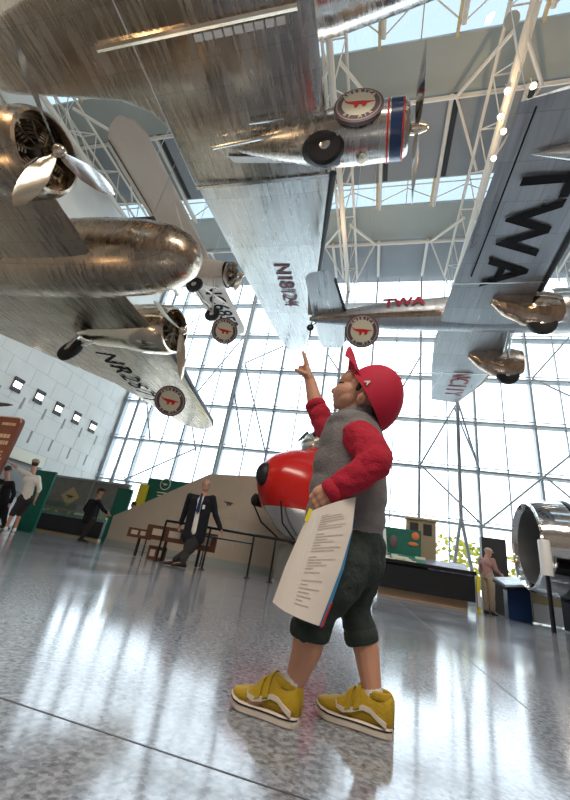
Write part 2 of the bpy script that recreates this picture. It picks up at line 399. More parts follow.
# spotlights clipped to the trusses
def spot(p, label, r=.11):
    t = thing('spotlight', label, 'lamp', p, 'spotlights on the roof trusses')
    p = V(p)
    MB().lathe(p+V((0, .12, .16)), (0, -.45, -1), [(0, r*.5), (.06, r*.9), (.16, r), (.17, r*.85)], 14).build('housing', M_white, t, True)
    MB().ell(p+V((0, .04, -.03)), r*.75, nu=12, nv=8).build('bulb', M_lampw, t, True)
    MB().tube(p+V((0, .1, .1)), p+V((0, .1, .5)), .015).build('bracket', M_white, t)
SP = [((534, 84), 'lit spotlight at the right of the truss, beside the grey wing tip'), ((508, 89), 'topmost lit spotlight on the left side of the right-hand truss'),
      ((501, 115), 'second lit spotlight down the right-hand truss'), ((504, 130), 'third lit spotlight down the right-hand truss, beside a clamp'), ((494, 157), 'lowest lit spotlight on the right-hand truss by the wing edge')]
for q, l in SP: spot(atZ(q[0], q[1], 15.7), l)
t = thing('loudspeaker', 'round grey ceiling speaker hung near the top of the truss', 'speaker', atZ(512, 20, 15.8))
c_ = atZ(512, 20, 15.8); MB().lathe(c_, (0, -.35, -1), [(-.12, .12), (-.05, .2), (0, .21), (.01, .19)], 20).build('housing', M_soffit, t, True); MB().tube(c_+V((0, .03, .1)), c_+V((0, .03, 1.2)), .015).build('hanger', M_white, t)

# square recessed lamps in the left wall
for i, q in enumerate([(18, 385), (40, 397), (59, 409), (77, 418), (93, 427)]):
    c = atX(q[0], q[1], XL+.05)
    lab = ['square lit wall lamp in the white stone, nearest the left picture edge', 'second square wall lamp counting from the left picture edge', 'middle one of the five square wall lamps',
           'fourth square wall lamp, next before the one closest to the glass wall', 'square wall lamp closest to the glass wall'][i]
    t = thing('wall_lamp', lab, 'lamp', (XL, c.y, c.z-.25), 'square lamps in the left wall')
    MB().box((XL+.03, c.y, c.z+.26), (.06, .50, .12)).box((XL+.03, c.y, c.z-.26), (.06, .50, .12)).box((XL+.01, c.y, c.z), (.02, .50, .62)).build('frame', M_black, t)
    MB().box((XL+.04, c.y, c.z), (.04, .36, .26)).build('lens', M_wlamp, t)

# ================================================================= OUTSIDE
o = MB().box((0, 45, -.3), (120, 51, .3)).build('ground_outside', M_pave); o['kind'] = 'structure'
def shrub(x, y, h, m, label):
    t = thing('tree', label, 'tree', (x, y, -.15), 'trees beyond the glass wall')
    MB().tube((x, y, -.15), (x, y, h*.6), .09, .05).build('trunk', M_bark, t)
    b = MB(); rnd = random.Random(int(x*10))
    for k in range(150):
        a = rnd.uniform(0, 2*pi); rr = rnd.uniform(0, .42*h); z = rnd.uniform(.28, 1)*h; rr *= math.sqrt(max(.1, 1-((z/h-.6)/.5)**2))
        c = V((x+rr*cos(a), y+rr*sin(a), z)); R = Matrix.Rotation(rnd.uniform(0, 6), 3, 'X') @ Matrix.Rotation(rnd.uniform(0, 6), 3, 'Z')
        b.ell(c, (.17, .12, .05), R, 5, 4)
    b.build('foliage', m, t)
for x, y, h, m, l in ((4.6, 24, 3.3, M_leafy, 'yellow tree outside the glass, right of the model house'), (6.4, 26.5, 3.1, M_leaf, 'green tree outside the glass, left of the dark screen'), (8.4, 24, 3.5, M_leafy, 'yellow tree outside between dark screen and jet engine'),
                     (1.5, 25, 3.2, M_leafy, 'yellow tree outside behind the display case'), (-12.5, 23, 3.2, M_leafy, 'yellow tree outside near the left corner'), (10.8, 24.5, 3.2, M_leaf, 'green tree outside behind the jet engine')): shrub(x, y, h, m, l)

# ================================================================= ROUND BADGES
BIRD = [(-.86, .34), (-.6, .14), (-.25, .14), (.2, .13), (.5, .08), (.95, .04), (.5, -.06), (.42, -.3), (.24, -.34), (.2, -.14), (.02, -.12), (-.04, -.34), (-.2, -.4), (-.24, -.12), (-.55, .0), (-.74, .12)]
def badge_parts(t, c, n, r, up=(0, 0, 1), thick=.05, reg=None):
    c = V(c); n = V(n).normalized(); up = V(up); up = (up-n*up.dot(n)).normalized(); rt = up.cross(n)
    def ring(rad, off, k=32): return [c+n*off+(rt*cos(2*pi*i/k)+up*sin(2*pi*i/k))*rad for i in range(k)]
    MB().loft([ring(r*.97, -thick), ring(r, -thick*.5), ring(r, 0), ring(r*.93, .012)]).build('rim', M_dred, t, True)
    MB().loft([ring(r*.91, .012), ring(r*.91, .02), ring(r*.88, .021)]).build('pale_ring', M_pale, t, True)
    MB().loft([ring(r*.85, .02), ring(r*.85, .026)]).build('lettered_band', M_dred, t, True)
    MB().loft([ring(r*.67, .026), ring(r*.67, .034)]).build('cream_face', M_cream, t, True)
    MB().prism([c+n*.035+rt*(x*r*.70)+up*(y*r*.70+.03*r) for x, y in BIRD], n*.012).build('red_airplane', M_badge, t)
    for word, top in (('AMERICA', True), ('BY AIR', False)):
        for i, ch in enumerate(word):
            if ch == ' ': continue
            a = (i-(len(word)-1)/2)*radians(17)
            if top: d = rt*sin(a)+up*cos(a); x = rt*cos(a)-up*sin(a); y = d
            else: d = rt*sin(a)-up*cos(a); x = rt*cos(a)+up*sin(a); y = -d
            text(ch, 'letter', c+n*.03+d*r*.735, x, y, r*.23, M_cream, t, .004, .004)
M_pale = mat('badge_pale_pink', (.50, .38, .38), .5); M_badge = mat('badge_red', (.72, .02, .015), .45)
def badge(q, dist, n, r, label):
    rr = ray(*q); c = CAM+rr*(dist/rr.dot(FW))
    t = thing('round_badge_sign', label, 'sign', c-V((0, 0, r)), 'round badges with a red airplane')
    badge_parts(t, c, n, r)
    MB().tube(c+V((0, .03, r*.95)), V((c.x, c.y+.03, ZC-.05)), .006, n=5).build('hanging_wire', M_steel, t)
badge((362, 331), 11.7, (0, -.75, -.66), .53, 'round badge with red airplane, hung below the grey tail under the red lettering')
badge((224.5, 331), 16.0, (.25, -.75, -.55), .56, 'small round badge with red airplane at the tip of the pale fabric wing')
badge((170, 401), 12.0, (.3, -.8, -.5), .50, 'round badge with red airplane in front of the lettered far wing at left')

# ================================================================= AIRCRAFT helpers
def wheel(mt, c, axis, r, w_, parent, name='wheel'):
    o = MB().lathe(c, axis, [(-w_/2, r*.45), (-w_/2, r*.82), (-w_*.3, r*.97), (0, r), (w_*.3, r*.97), (w_/2, r*.82), (w_/2, r*.45)], 28).build(name, M_tyre, parent, True)
    MB().lathe(c, axis, [(-w_*.56, .02), (-w_*.55, r*.2), (-w_*.4, r*.46), (w_*.4, r*.46), (w_*.55, r*.2), (w_*.56, .02)], 20).build('wheel_hub', M_alum, o, True)
    return o
def blade(hub, d, ax, L_, w0, m, parent):
    d = V(d).normalized(); ax = V(ax).normalized(); s = ax.cross(d).normalized(); hub = V(hub); rings = []
    for t, wd, tw in ((.06, .05, 60), (.2, .09, 48), (.45, .14, 32), (.7, .13, 22), (.9, .09, 16), (1.0, .02, 14)):
        a = radians(tw); e = s*cos(a)+ax*sin(a); n = e.cross(d); wd *= w0; c = hub+d*L_*t; th = .03*(1.3-t)
        rings.append([c+e*wd, c+n*th, c-e*wd, c-n*th])
    MB().loft(rings).build('blade', m, parent, True, ang=60)
def radial(c, ax, r, parent, n=9, M=None):
    c = V(c); ax = V(ax).normalized(); u, w_ = perp(ax)
    o = MB(); o.lathe(c, ax, [(-.35, r*.9), (-.35, .02)], 20); o.lathe(c, ax, [(-.3, r*.34), (.05, r*.32), (.16, r*.2), (.2, .02)], 20)
    e = o.build('engine', M_eng, parent, True)
    q = MB()
    for k in range(n):
        d = u*cos(2*pi*k/n)+w_*sin(2*pi*k/n)
        for i in range(5): q.tube(c+d*r*(.4+.1*i)-ax*.08, c+d*r*(.46+.1*i)-ax*.08, r*.17, r*.17, 8)
        q.tube(c+d*r*.25+ax*.1, c+d*r*.85+ax*.05, .018, n=5)
    q.build('cylinders', M_cyl, e, True)
M_cyl = mat('finned_cylinders', (.22, .17, .12), .35, .8)

# ----------------------------------------------------------------- big silver airliner overhead
A = thing('airliner', 'huge polished silver twin-engined airliner overhead, N18124 on its wing', 'airplane', (-4, 3.4, 10.9))
fy, fz = 3.4, 12.63
prof = [(2.55, .08, -.35), (2.35, .38, -.3), (1.9, .52, -.2), (1.1, .76, -.1), (.0, .95, -.02), (-1.5, 1.16, 0), (-5.5, 1.30, 0), (-8.5, 1.26, .0), (-11.5, 1.1, .08), (-14, .6, .5), (-15.3, .1, .8)]
MB().loft([[V((x, fy+r*cos(2*pi*k/36), fz+dz+r*sin(2*pi*k/36)*1.02)) for k in range(36)] for x, r, dz in prof]).build('fuselage', M_dc, A, True)
MB().box((1.75, fy, 12.72), (.5, 1.0, .32), Matrix.Rotation(radians(28), 3, 'Y')).build('windscreen', M_black, A)
zc = 11.3
def mir(p): return V((p[0], 2*fy-p[1], p[2]))
secC = [((-1.85, 3.4, zc), (-12.5, 3.4, zc+.1), .5), ((-1.85, 4.05, zc), (-10.6, 4.1, zc+.06), .5), ((-1.85, 4.35, zc), (-8.8, 4.38, zc), .5), ((-1.85, 4.6, zc), (-7.5, 4.62, zc), .52), ((-1.85, 5.0, zc), (-6.75, 5.0, zc), .55), ((-1.85, 5.5, zc), (-6.42, 5.5, zc), .55), ((-1.85, 7.2, zc), (-6.35, 7.3, zc), .55)]
MB().wing(secC).build('center_wing_section', M_dc, A, True)
MB().wing([(mir(a), mir(b), t) for a, b, t in secC]).build('center_wing_section', M_dc, A, True)
secO = [((-1.87, 7.24, zc), (-6.33, 7.34, zc), .53), ((-2.7, 11.0, 11.5), (-6.12, 11.2, 11.5), .40), ((-4.0, 16.6, 11.82), (-5.78, 16.6, 11.82), .22), ((-4.3, 17.5, 11.87), (-5.7, 17.3, 11.87), .15), ((-4.75, 18.15, 11.9), (-5.6, 18.0, 11.9), .08), ((-5.15, 18.4, 11.9), (-5.4, 18.4, 11.9), .03)]
ow = MB().wing(secO).build('outer_wing', M_dcw, A, True)
MB().wing([(mir(a), mir(b), t) for a, b, t in secO]).build('outer_wing', M_dcw, A, True)
text('N18124', 'registration', (-4.35, 12.35, 11.46), (-0.04, 1, .05), (1, .04, 0), .95, M_maroon, ow, .006, .012, .92)
MB().path([(-1.80, 7.3, zc+.04), (-2.66, 11, 11.54), (-3.98, 16.7, 11.86)], [.11, .09, .05], 8).build('de_icer_boot', M_boot, ow, True)
MB().box((-4.1, 7.23, zc-.16), (4.4, .10, .05)).build('wing_joint_strip', M_alum, A)
MB().tube((-6.35, 2.0, zc-.05), (-6.35, 7.2, zc-.05), .025).build('flap_hinge_line', M_alum, A)
MB().tube((-7.3, 3.45, 11.2), (-2.2, 3.45, 11.2), .09).build('keel_fairing', M_cowl, A, True)
for i in range(9): MB().box((-4.6+.25*i, 3.62, 11.17), (.2, .14, .08)).build('bright_louvre', M_whitep, A)
MB().tube((-5.15, 5.98, 11.0), (-3.3, 5.86, 11.0), .05).build('flap_actuator', M_alum, A, True)
MB().tube((-3.9, 5.5, 11.05), (-2.9, 5.5, 11.05), .035).build('flap_actuator', M_alum, A, True)
for sgn in (1, -1):
    ny = fy+sgn*2.8; nz = 11.15
    npz = [(.25, .50, 0), (.30, .56, 0), (.22, .64, 0), (-.1, .70, 0), (-.9, .72, 0), (-1.6, .70, 0), (-2.4, .60, .02), (-3.4, .42, .06), (-4.4, .18, .14), (-4.9, .03, .18)]
    N_ = MB().loft([[V((x, ny+r*cos(2*pi*k/32), nz+dz+r*sin(2*pi*k/32))) for k in range(32)] for x, r, dz in npz[::-1]]+[[V((.0, ny+.48*cos(2*pi*k/32), nz+.48*sin(2*pi*k/32))) for k in range(32)]]).build('engine_nacelle', M_dc, A, True)
    for x0, x1, m, rr in ((-.16, .12, M_navy, .712), (-.25, -.20, M_badge, .718), (.13, .17, M_badge, .70)):
        MB().loft([[V((x, ny+rr*cos(2*pi*k/32), nz+rr*sin(2*pi*k/32))) for k in range(32)] for x in (x0, x1)], caps=False).build('cowl_stripe', m, N_, True)
    radial((.05, ny, nz), (1, 0, 0), .5, A)
    pr = MB().lathe((.45, ny, nz), (1, 0, 0), [(-.3, .1), (-.05, .16), (.1, .15), (.3, .09), (.34, .02)], 16).build('propeller_hub', M_cowl, A, True)
    for k in range(3):
        a = radians(93+120*k) if sgn > 0 else radians(20+120*k)
        blade((.5, ny, nz), (0, -sin(a)*1, cos(a)), (1, 0, 0), 1.85, 1.15, M_alum, pr)
    well = MB().ell((-1.75, ny, nz-.44), (.82, .5, .28), nu=20, nv=10).build('wheel_well', M_black, A, True)
    wheel(None, (-1.80, ny-.16, nz-.55), (.1, .8, .62), .52, .34, A)
    MB().tube((-1.2, ny+.45, nz-.1), (-1.8, ny+.3, nz-.45), .05).tube((-1.2, ny-.45, nz-.1), (-1.8, ny-.3, nz-.45), .05).build('gear_strut', M_alum, A, True)
    MB().lathe((-.9, ny+.15, nz-.6), (.3, .1, -1), [(0, .16), (.16, .15), (.17, .1)], 14).build('exhaust_pipe', M_cowl, A, True)
    MB().wing([((-.2, ny+.62*1, nz-.2), (-4.9, ny+.15, nz+.02), .12), ((-.2, ny+.72, nz), (-4.7, ny+.5, nz+.1), .12)]).build('nacelle_fillet_glint', M_whitep, A, True)  # white colour paints the reflection along the nacelle's lower edge
bt = bpy.data.objects.new('side_badge', None); COL.objects.link(bt); bt.parent = A; WO[bt.name] = WO[A.name]
badge_parts(bt, (-.97, 5.44, 11.08), (.03, -1, -.10), .62, thick=.12)
MB().wing([((-12.6, 3.4, 13.2), (-14.6, 3.4, 13.2), .2), ((-13.7, 6.8, 13.3), (-14.9, 6.8, 13.3), .1)]).wing([((-12.6, 3.4, 13.2), (-14.6, 3.4, 13.2), .2), ((-13.7, 0, 13.3), (-14.9, 0, 13.3), .1)]).build('tailplane', M_dc, A, True)
MB().wing([((-11.5, 3.4, 13.2), (-14.9, 3.4, 13.2), .2), ((-13.8, 3.4, 16), (-15.2, 3.4, 16), .1)], up=(0, 1, 0)).build('tail_fin', M_dc, A, True)
for p in ((-3, 3.4, 13.6), (-9, 3.4, 13.6), (-3.2, 10, 11.6), (-4.9, 16, 11.9)): MB().tube(p, (p[0], p[1], ZC-.1), .012, n=5).build('suspension_cable', M_steel, A)

# ----------------------------------------------------------------- brown-grey airliner at left
L0 = V((-9.27, 5.95, 6.89)); R3 = Matrix.Rotation(radians(-1.3), 3, 'Z') @ Matrix.Rotation(radians(3.3), 3, 'Y') @ Matrix.Rotation(radians(-5.6), 3, 'X')
MM = Matrix.Translation(L0) @ R3.to_4x4()
B = thing('airliner', 'brown-grey low-wing twin-engined airliner with blunt rounded nose at left', 'airplane', MM @ V((0, 0, -1.5)))
prof = [(4.95, .05), (4.9, .28), (4.7, .52), (4.3, .74), (3.6, .90), (2.4, .99), (.5, 1.02), (-2, .98), (-4.5, .75), (-6.2, .3)]
MB(MM).loft([[V((x, r*.95*cos(2*pi*k/36), r*sin(2*pi*k/36)-.05)) for k in range(36)] for x, r in prof]).build('fuselage', M_b247, B, True)
MB(MM).box((3.0, 0, .86), (.9, .8, .3)).build('windscreen', M_black, B)
MB(MM).wing([((-4.6, -2.2, .2), (-5.6, -2.2, .2), .1), ((-4.2, 0, .1), (-6.0, 0, .1), .2), ((-4.6, 2.2, .2), (-5.6, 2.2, .2), .1)]).build('tailplane', M_b247, B, True)
MB(MM).wing([((-4.2, 0, .2), (-6.0, 0, .2), .15), ((-5.0, 0, 2.0), (-6.1, 0, 2.0), .08)], up=(0, 1, 0)).build('tail_fin', M_b247, B, True)
secW = [((2.7, 0, -.72), (-4.9, 0, -.72), .6), ((2.7, .9, -.66), (-4.8, .9, -.66), .6), ((2.65, 2.6, -.48), (-4.6, 2.9, -.45), .5), ((2.35, 4.3, -.3), (-3.4, 4.6, -.28), .45), ((2.0, 5.8, -.18), (-1.95, 6.4, -.12), .36), ((1.25, 9.6, .18), (-1.1, 9.8, .18), .2), ((1.0, 10.3, .24), (-.85, 10.6, .24), .14), ((.55, 10.8, .27), (-.5, 10.95, .27), .08), ((.15, 11.0, .28), (-.1, 11.05, .28), .02)]
def mly(p): return V((p[0], -p[1], p[2]))
upL = V((0, 0, 1))
bw = MB(MM).wing(secW).build('wing', M_b247, B, True)
MB(MM).wing([(mly(a), mly(b), t) for a, b, t in secW]).build('wing', M_b247, B, True)
xd = (R3 @ V((-.12, 1, .09))); yd = (R3 @ V((1, .12, 0)))
text('NR257Y', 'registration', MM @ V((-.60, 5.7, -.275)), xd, yd, 1.2, M_blk, bw, .004, .0, .95, 1.12)
MB(MM).path([(2.68, 2.9, -.42), (2.36, 4.3, -.25), (2.02, 5.8, -.13), (1.27, 9.6, .2), (1.0, 10.3, .25)], [.1, .1, .09, .06, .04]).build('de_icer_boot', M_boot, bw, True)
for sy in (1, -1):
    ny = sy*2.6; nz = -.14 if sy > 0 else -.30
    MB(MM).loft([[V((x, ny+r*cos(2*pi*k/32), nz+r*sin(2*pi*k/32))) for k in range(32)] for x, r in [(-1.2, .12), (-.4, .50), (.3, .66), (1.45, .72), (1.5, .74), (2.2, .78), (2.8, .76), (2.98, .70), (3.0, .64), (2.85, .62), (2.5, .62)]]).build('engine_cowling', M_cowl if sy > 0 else M_b247, B, True)
    radial(MM @ V((2.75, ny, nz)), R3 @ V((1, 0, 0)), .62, B)
    hb = MM @ V((3.2, ny, nz)); ax = R3 @ V((1, 0, 0))
    ph = MB().lathe(hb, ax, [(-.25, .1), (-.1, .13), (.1, .12), (.2, .06), (.22, .02)], 14).build('propeller_hub', M_cowl, B, True)
    for k in range(3):
        if sy < 0:
            tgt = [(28, 75), (112, 192), (14, 205)][k]
            d0 = ray(*tgt); n_ = ax; tt = (hb-CAM).dot(n_)/d0.dot(n_); d = (CAM+d0*tt-hb)
            blade(hb, d, ax, 1.5, 1.25, M_alum if k < 2 else M_cowl, ph)
        else:
            a = radians(20+120*k); blade(hb, R3 @ V((0, sin(a), cos(a))), ax, 1.5, 1.1, M_cowl, ph)
    wheel(None, MM @ V((-.55, ny+.05, -1.12)), R3 @ V((.2, 1, -.2)), .44, .26, B)
    MB(MM).tube((-.3, ny-.1, -.4), (-.55, ny-.1, -1.1), .06).tube((.8, ny, -.5), (-.45, ny, -1.1), .04).build('gear_strut', M_alum, B, True)
for p in ((3, 0, .9), (-3, 0, .8), (.4, 7, 0)):
    pw = MM @ V(p); MB().tube(pw, (pw.x, pw.y, ZC-.1), .012, n=5).build('suspension_cable', M_steel, B)

# ----------------------------------------------------------------- pale fabric-winged monoplane
C_ = thing('high_wing_monoplane', 'small pale fabric-winged monoplane behind the blunt nose, wing lettered NC6853', 'airplane', (-8.6, 12, 10.6))
z = 13.0
sec = [((-8.9, 5.72, z), (-9.1, 5.75, z), .03), ((-8.45, 5.95, z), (-9.5, 5.95, z), .12), ((-8.3, 6.4, z), (-9.85, 6.3, z), .2), ((-8.28, 7.2, z), (-10.1, 7.3, z), .24), ((-8.3, 12, z), (-10.1, 12, z), .24), ((-8.28, 16.3, z), (-10.15, 16.3, z), .24), ((-8.28, 17.4, z), (-10.05, 17.3, z), .2), ((-8.45, 18.0, z), (-9.7, 18.0, z), .12), ((-8.85, 18.3, z), (-9.2, 18.3, z), .03)]
cw = MB().wing(sec).build('wing', M_fab, C_, True)
text('NC6853', 'registration', (-9.1, 15.55, z-.055), (0, 1, 0), (1, 0, 0), 1.32, M_blk, cw, .006, .02, .80)
for y_ in (8.5, 15.5): MB().box((-9.85, y_, z-.05), (.03, 4.2, .03)).build('aileron_gap', M_blk, cw)
fu = [(-7.1, .38, 12.0), (-7.2, .48, 12.0), (-7.5, .55, 12.05), (-8.5, .6, 12.15), (-10.5, .55, 12.2), (-12.5, .35, 12.35), (-15, .12, 12.6)]
MB().loft([[V((x, 12.1+(r if cc[0] > 0 else -r)*abs(cc[0])**.4*.8, zz_+(r if cc[1] > 0 else -r)*abs(cc[1])**.4)) for cc in [(cos(2*pi*k/24), sin(2*pi*k/24)) for k in range(24)]] for x, r, zz_ in fu]).build('fuselage', M_fab, C_, True)
radial((-6.85, 12.1, 12.0), (1, 0, 0), .66, C_)
ph = MB().lathe((-6.55, 12.1, 12), (1, 0, 0), [(-.2, .1), (.1, .12), (.25, .02)], 12).build('propeller_hub', M_cowl, C_, True)
for k in (0, 1): blade((-6.45, 12.1, 12), (0, (-1)**k*.3, (-1)**k), (1, 0, 0), 1.3, 1., M_cowl, ph)
for y0, sg in ((11.1, -1), (13.1, 1)):
    wheel(None, (-8.0, y0, 10.55), (0, 1, 0), .38, .15, C_)
    MB().tube((-8.0, y0, 10.6), (-7.6, 12.1-.4*-sg*-1, 11.6), .045).tube((-8.0, y0, 10.6), (-9.0, 12.1+.4*sg, 11.6), .035).tube((-8.5, 12.1+.5*sg, 11.7), (-8.6, 12.1+3.2*sg, 12.95), .045).tube((-9.4, 12.1+.5*sg, 11.7), (-9.7, 12.1+3.2*sg, 12.95), .045).build('strut', M_fab, C_, True)
MB().wing([((-14, 10.6, 12.6), (-15, 10.6, 12.6), .06), ((-13.9, 12.1, 12.6), (-15.2, 12.1, 12.6), .08), ((-14, 13.6, 12.6), (-15, 13.6, 12.6), .06)]).build('tailplane', M_fab, C_, True)
for p in ((-8.8, 7.5, z), (-8.8, 16.8, z), (-9.5, 12, z)): MB().tube(p, (p[0], p[1], ZC-.1), .012, n=5).build('suspension_cable', M_steel, C_)

# ----------------------------------------------------------------- TWA low-wing mail plane at right
D = thing('low_wing_monoplane', 'grey metal low-wing monoplane at right with black TWA under its wing', 'airplane', (2, 11, 7.2))
z = 8.5
sec = [((4.05, 4.18, z+.1), (2.12, 4.5, z+.1), .2), ((4.08, 4.5, z+.1), (2.12, 4.7, z+.1), .24), ((4.1, 8.0, z), (1.9, 8.2, z), .34), ((4.12, 10, z-.03), (1.78, 10, z-.03), .4), ((4.15, 12, z-.03), (1.72, 12, z-.03), .4), ((4.15, 13.6, z), (1.9, 14, z), .32), ((4.05, 15.2, z+.05), (2.1, 15.4, z+.05), .26), ((3.5, 17.3, z+.1), (2.33, 17.1, z+.1), .15)]
dw = MB().wing(sec).build('wing', M_alpha, D, True)
text('TWA', 'lettering', (3.03, 7.3, z-.078), (-.03, 1, -.02), (1, .0, .0), 1.45, M_blk, dw, .003, .03, 1.0, 1.12)
text('NC11Y', 'registration', (3.1, 15.3, z-.012), (0, 1, .05), (1, 0, 0), 1.05, M_redtxt, dw, .006, .0, .75)
MB().path([(4.10, 4.2, z+.12), (4.13, 8, z+.02), (4.15, 9.4, z)], [.1, .1, .1]).build('de_icer_boot', M_boot, dw, True)
MB().path([(4.17, 13.8, z+.02), (4.07, 15.2, z+.06), (3.5, 17.25, z+.12)], [.05, .05, .04]).build('yellow_edge_strip', M_tan, dw, True)
MB().box((2.3, 6.6, z-.10), (.03, 4.2, .03), Matrix.Rotation(radians(2), 3, 'Z')).build('aileron_gap', M_blk, dw)
MB().box((2.9, 8.9, z-.17), (2.3, .05, .02)).box((2.9, 14.1, z-.13), (2.2, .05, .02)).build('wing_joint', M_alum, dw)
MB().lathe((2.62, 5.42, z-.02), (1, 0, -.06), [(0, .01), (.35, .09), (.7, .17), (.72, .02)], 18).build('landing_light_fairing', M_alum, D, True)
MB().lathe((3.33, 5.42, z-.06), (1, 0, -.06), [(0, .15), (.06, .13), (.1, .02)], 18).build('landing_light_lens', M_black, D, True)
fcy = 11.1
fu = [(-2.75, .07, 8.76), (-2.4, .18, 8.78), (-1.2, .36, 8.84), (.4, .52, 8.92), (2, .60, 8.98), (3.6, .66, 9.0), (5.2, .66, 9.0)]
db = MB().loft([[V((x, fcy+r*.92*cos(2*pi*k/28), zz_+r*sin(2*pi*k/28))) for k in range(28)] for x, r, zz_ in fu]).build('fuselage', M_alpha, D, True)
MB().loft([[V((x, fcy-r*.93*cos(a)-.004, zz_-r*sin(a))) for a in (radians(22), radians(32), radians(42))] for x, r, zz_ in fu[1:]]+[], wrap=False, caps=False).build('copper_stripe', M_foil, db, True)
text('TWA', 'lettering', (.55, fcy-.53, 9.09), (1, -.07, .03), (0, .1, 1), .46, M_redtxt, D, .006, .02, 1.25)
MB().lathe((5.0, fcy, 9.05), (1, 0, 0), [(0, .70), (.2, .76), (.9, .76), (1.15, .68), (1.1, .55), (.8, .5)], 28).build('engine_cowling', M_alum, D, True)
radial((6.0, fcy, 9.05), (1, 0, 0), .6, D)
ph = MB().lathe((6.3, fcy, 9.05), (1, 0, 0), [(-.3, .1), (.1, .14), (.3, .02)], 12).build('propeller_hub', M_cowl, D, True)
for k in (0, 1): blade((6.4, fcy, 9.05), (0, (-1)**k*.8, (-1)**k*.6), (1, 0, 0), 1.4, 1.1, M_alum, ph)
for yc_ in (9.75, 12.75):
    tr = [(3.0, .14, .22, 8.45), (3.3, .26, .5, 8.28), (3.8, .34, .72, 8.1), (4.4, .33, .78, 8.1), (4.75, .24, .62, 8.15), (4.85, .1, .4, 8.2)]
    MB().loft([[V((x, yc_+ry*cos(2*pi*k/20), zz_+rz*sin(2*pi*k/20)*.75)) for k in range(20)] for x, ry, rz, zz_ in tr]).build('wheel_trouser', M_foil, D, True)
    wheel(None, (4.25, yc_, 7.62), (0, 1, 0), .38, .2, D)
MB().wing([((-1.85, 8.9, 9.0), (-2.5, 9.0, 9.0), .04), ((-1.7, 9.2, 8.98), (-2.65, 9.2, 8.98), .1), ((-1.45, 11.1, 8.9), (-2.65, 11.1, 8.9), .16), ((-1.6, 13.0, 8.98), (-2.65, 13.0, 8.98), .1), ((-1.8, 13.4, 9.0), (-2.5, 13.4, 9.0), .04)]).build('tailplane', M_dcw, D, True)
MB().path([(-1.68, 9.3, 9.0), (-1.43, 10.9, 8.93)], .05).build('de_icer_boot', M_boot, D, True); MB().path([(-1.43, 11.3, 8.93), (-1.58, 12.9, 9.0)], .04).build('de_icer_boot', M_boot, D, True)
MB().wing([((-1.6, fcy, 8.95), (-2.85, fcy, 8.95), .12), ((-2.2, fcy, 10.2), (-3.0, fcy, 10.2), .06)], up=(0, 1, 0)).build('tail_fin', M_alpha, D, True)
wheel(None, (-2.7, fcy+.1, 8.45), (0, 1, 0), .14, .08, D, 'tail_wheel')
MB().tube((-2.5, fcy+.1, 8.7), (-2.7, fcy+.1, 8.45), .03).build('tail_wheel_strut', M_eng, D)
MB().tube((3.9, 11.1, 8.4), (3.95, 11.9, 8.0), .05).tube((4.0, 11.3, 8.4), (4.2, 12.4, 8.1), .04).build('gear_strut', M_alum, D, True)
for p in ((3, 6, 8.7), (3, 15, 8.6), (-1.5, fcy, 9.1)): MB().tube(p, (p[0], p[1], ZC-.1), .012, n=5).build('suspension_cable', M_steel, D)

# ================================================================= EXHIBITS ON THE FLOOR
# ----------------------------------------------------------------- red-nosed airliner section
def nose_mat():
    m = bpy.data.materials.new('red_and_silver_nose'); m.use_nodes = True; nt = m.node_tree; N = nt.nodes; L = nt.links; b = N['Principled BSDF']
    tc = N.new('ShaderNodeTexCoord'); sp = N.new('ShaderNodeSeparateXYZ'); L.new(tc.outputs['Object'], sp.inputs[0])
    a = N.new('ShaderNodeMath'); a.operation = 'GREATER_THAN'; a.inputs[1].default_value = 1.56; L.new(sp.outputs[2], a.inputs[0])
    n = N.new('ShaderNodeVectorMath'); n.operation = 'DOT_PRODUCT'; n.inputs[1].default_value = NAX; L.new(tc.outputs['Object'], n.inputs[0])
    c = N.new('ShaderNodeMath'); c.operation = 'LESS_THAN'; c.inputs[1].default_value = 1.7; L.new(n.outputs['Value'], c.inputs[0])
    d = N.new('ShaderNodeMath'); d.operation = 'MULTIPLY'; L.new(a.outputs[0], d.inputs[0]); L.new(c.outputs[0], d.inputs[1])
    mx = N.new('ShaderNodeMix'); mx.data_type = 'RGBA'; mx.inputs[6].default_value = (.80, .80, .77, 1); mx.inputs[7].default_value = (.62, .015, .012, 1)
    L.new(d.outputs[0], mx.inputs[0]); L.new(mx.outputs[2], b.inputs['Base Color'])
    me_ = N.new('ShaderNodeMath'); me_.operation = 'MULTIPLY_ADD'; me_.inputs[1].default_value = -.9; me_.inputs[2].default_value = .9; L.new(d.outputs[0], me_.inputs[0]); L.new(me_.outputs[0], b.inputs['Metallic'])
    b.inputs['Roughness'].default_value = .2; return m
NAX = V((.62, .78, .0)).normalized()
NS_ = .95; tip = V((-2.72, 8.55, 2.26)); side = V((0, 0, 1)).cross(NAX)
E_ = thing('airliner_nose', 'red and silver airliner nose section with dark radar dome, behind the boy', 'airplane nose', (tip.x, tip.y, 0.0))
rings = []
for t, r, dz in [(0, .05, 0), (.05, .22, 0), (.18, .44, -.03), (.4, .68, -.08), (.8, .97, -.15), (1.3, 1.19, -.22), (1.9, 1.33, -.27), (2.5, 1.40, -.3), (2.95, 1.40, -.3)]:
    t *= NS_; r *= NS_; dz *= NS_; rings.append([tip+NAX*t+V((0, 0, dz))+side*(r*.93*cos(2*pi*k/40))+V((0, 0, r*1.05*sin(2*pi*k/40))) for k in range(40)])
nb = MB().loft(rings).build('fuselage', nose_mat(), E_, True)
MB().ell(tip+NAX*.12+V((0, 0, 0)), (.22, .24, .30)).build('radar_dome', M_black, E_, True)
cq = tip+NAX*2.3+V((0, 0, 1.22))
RN = Matrix((NAX, side, V((0, 0, 1)))).transposed()
MB().ell(cq, (1.05, .82, .62), RN, 24, 12).build('cockpit_canopy', M_alum, E_, True)
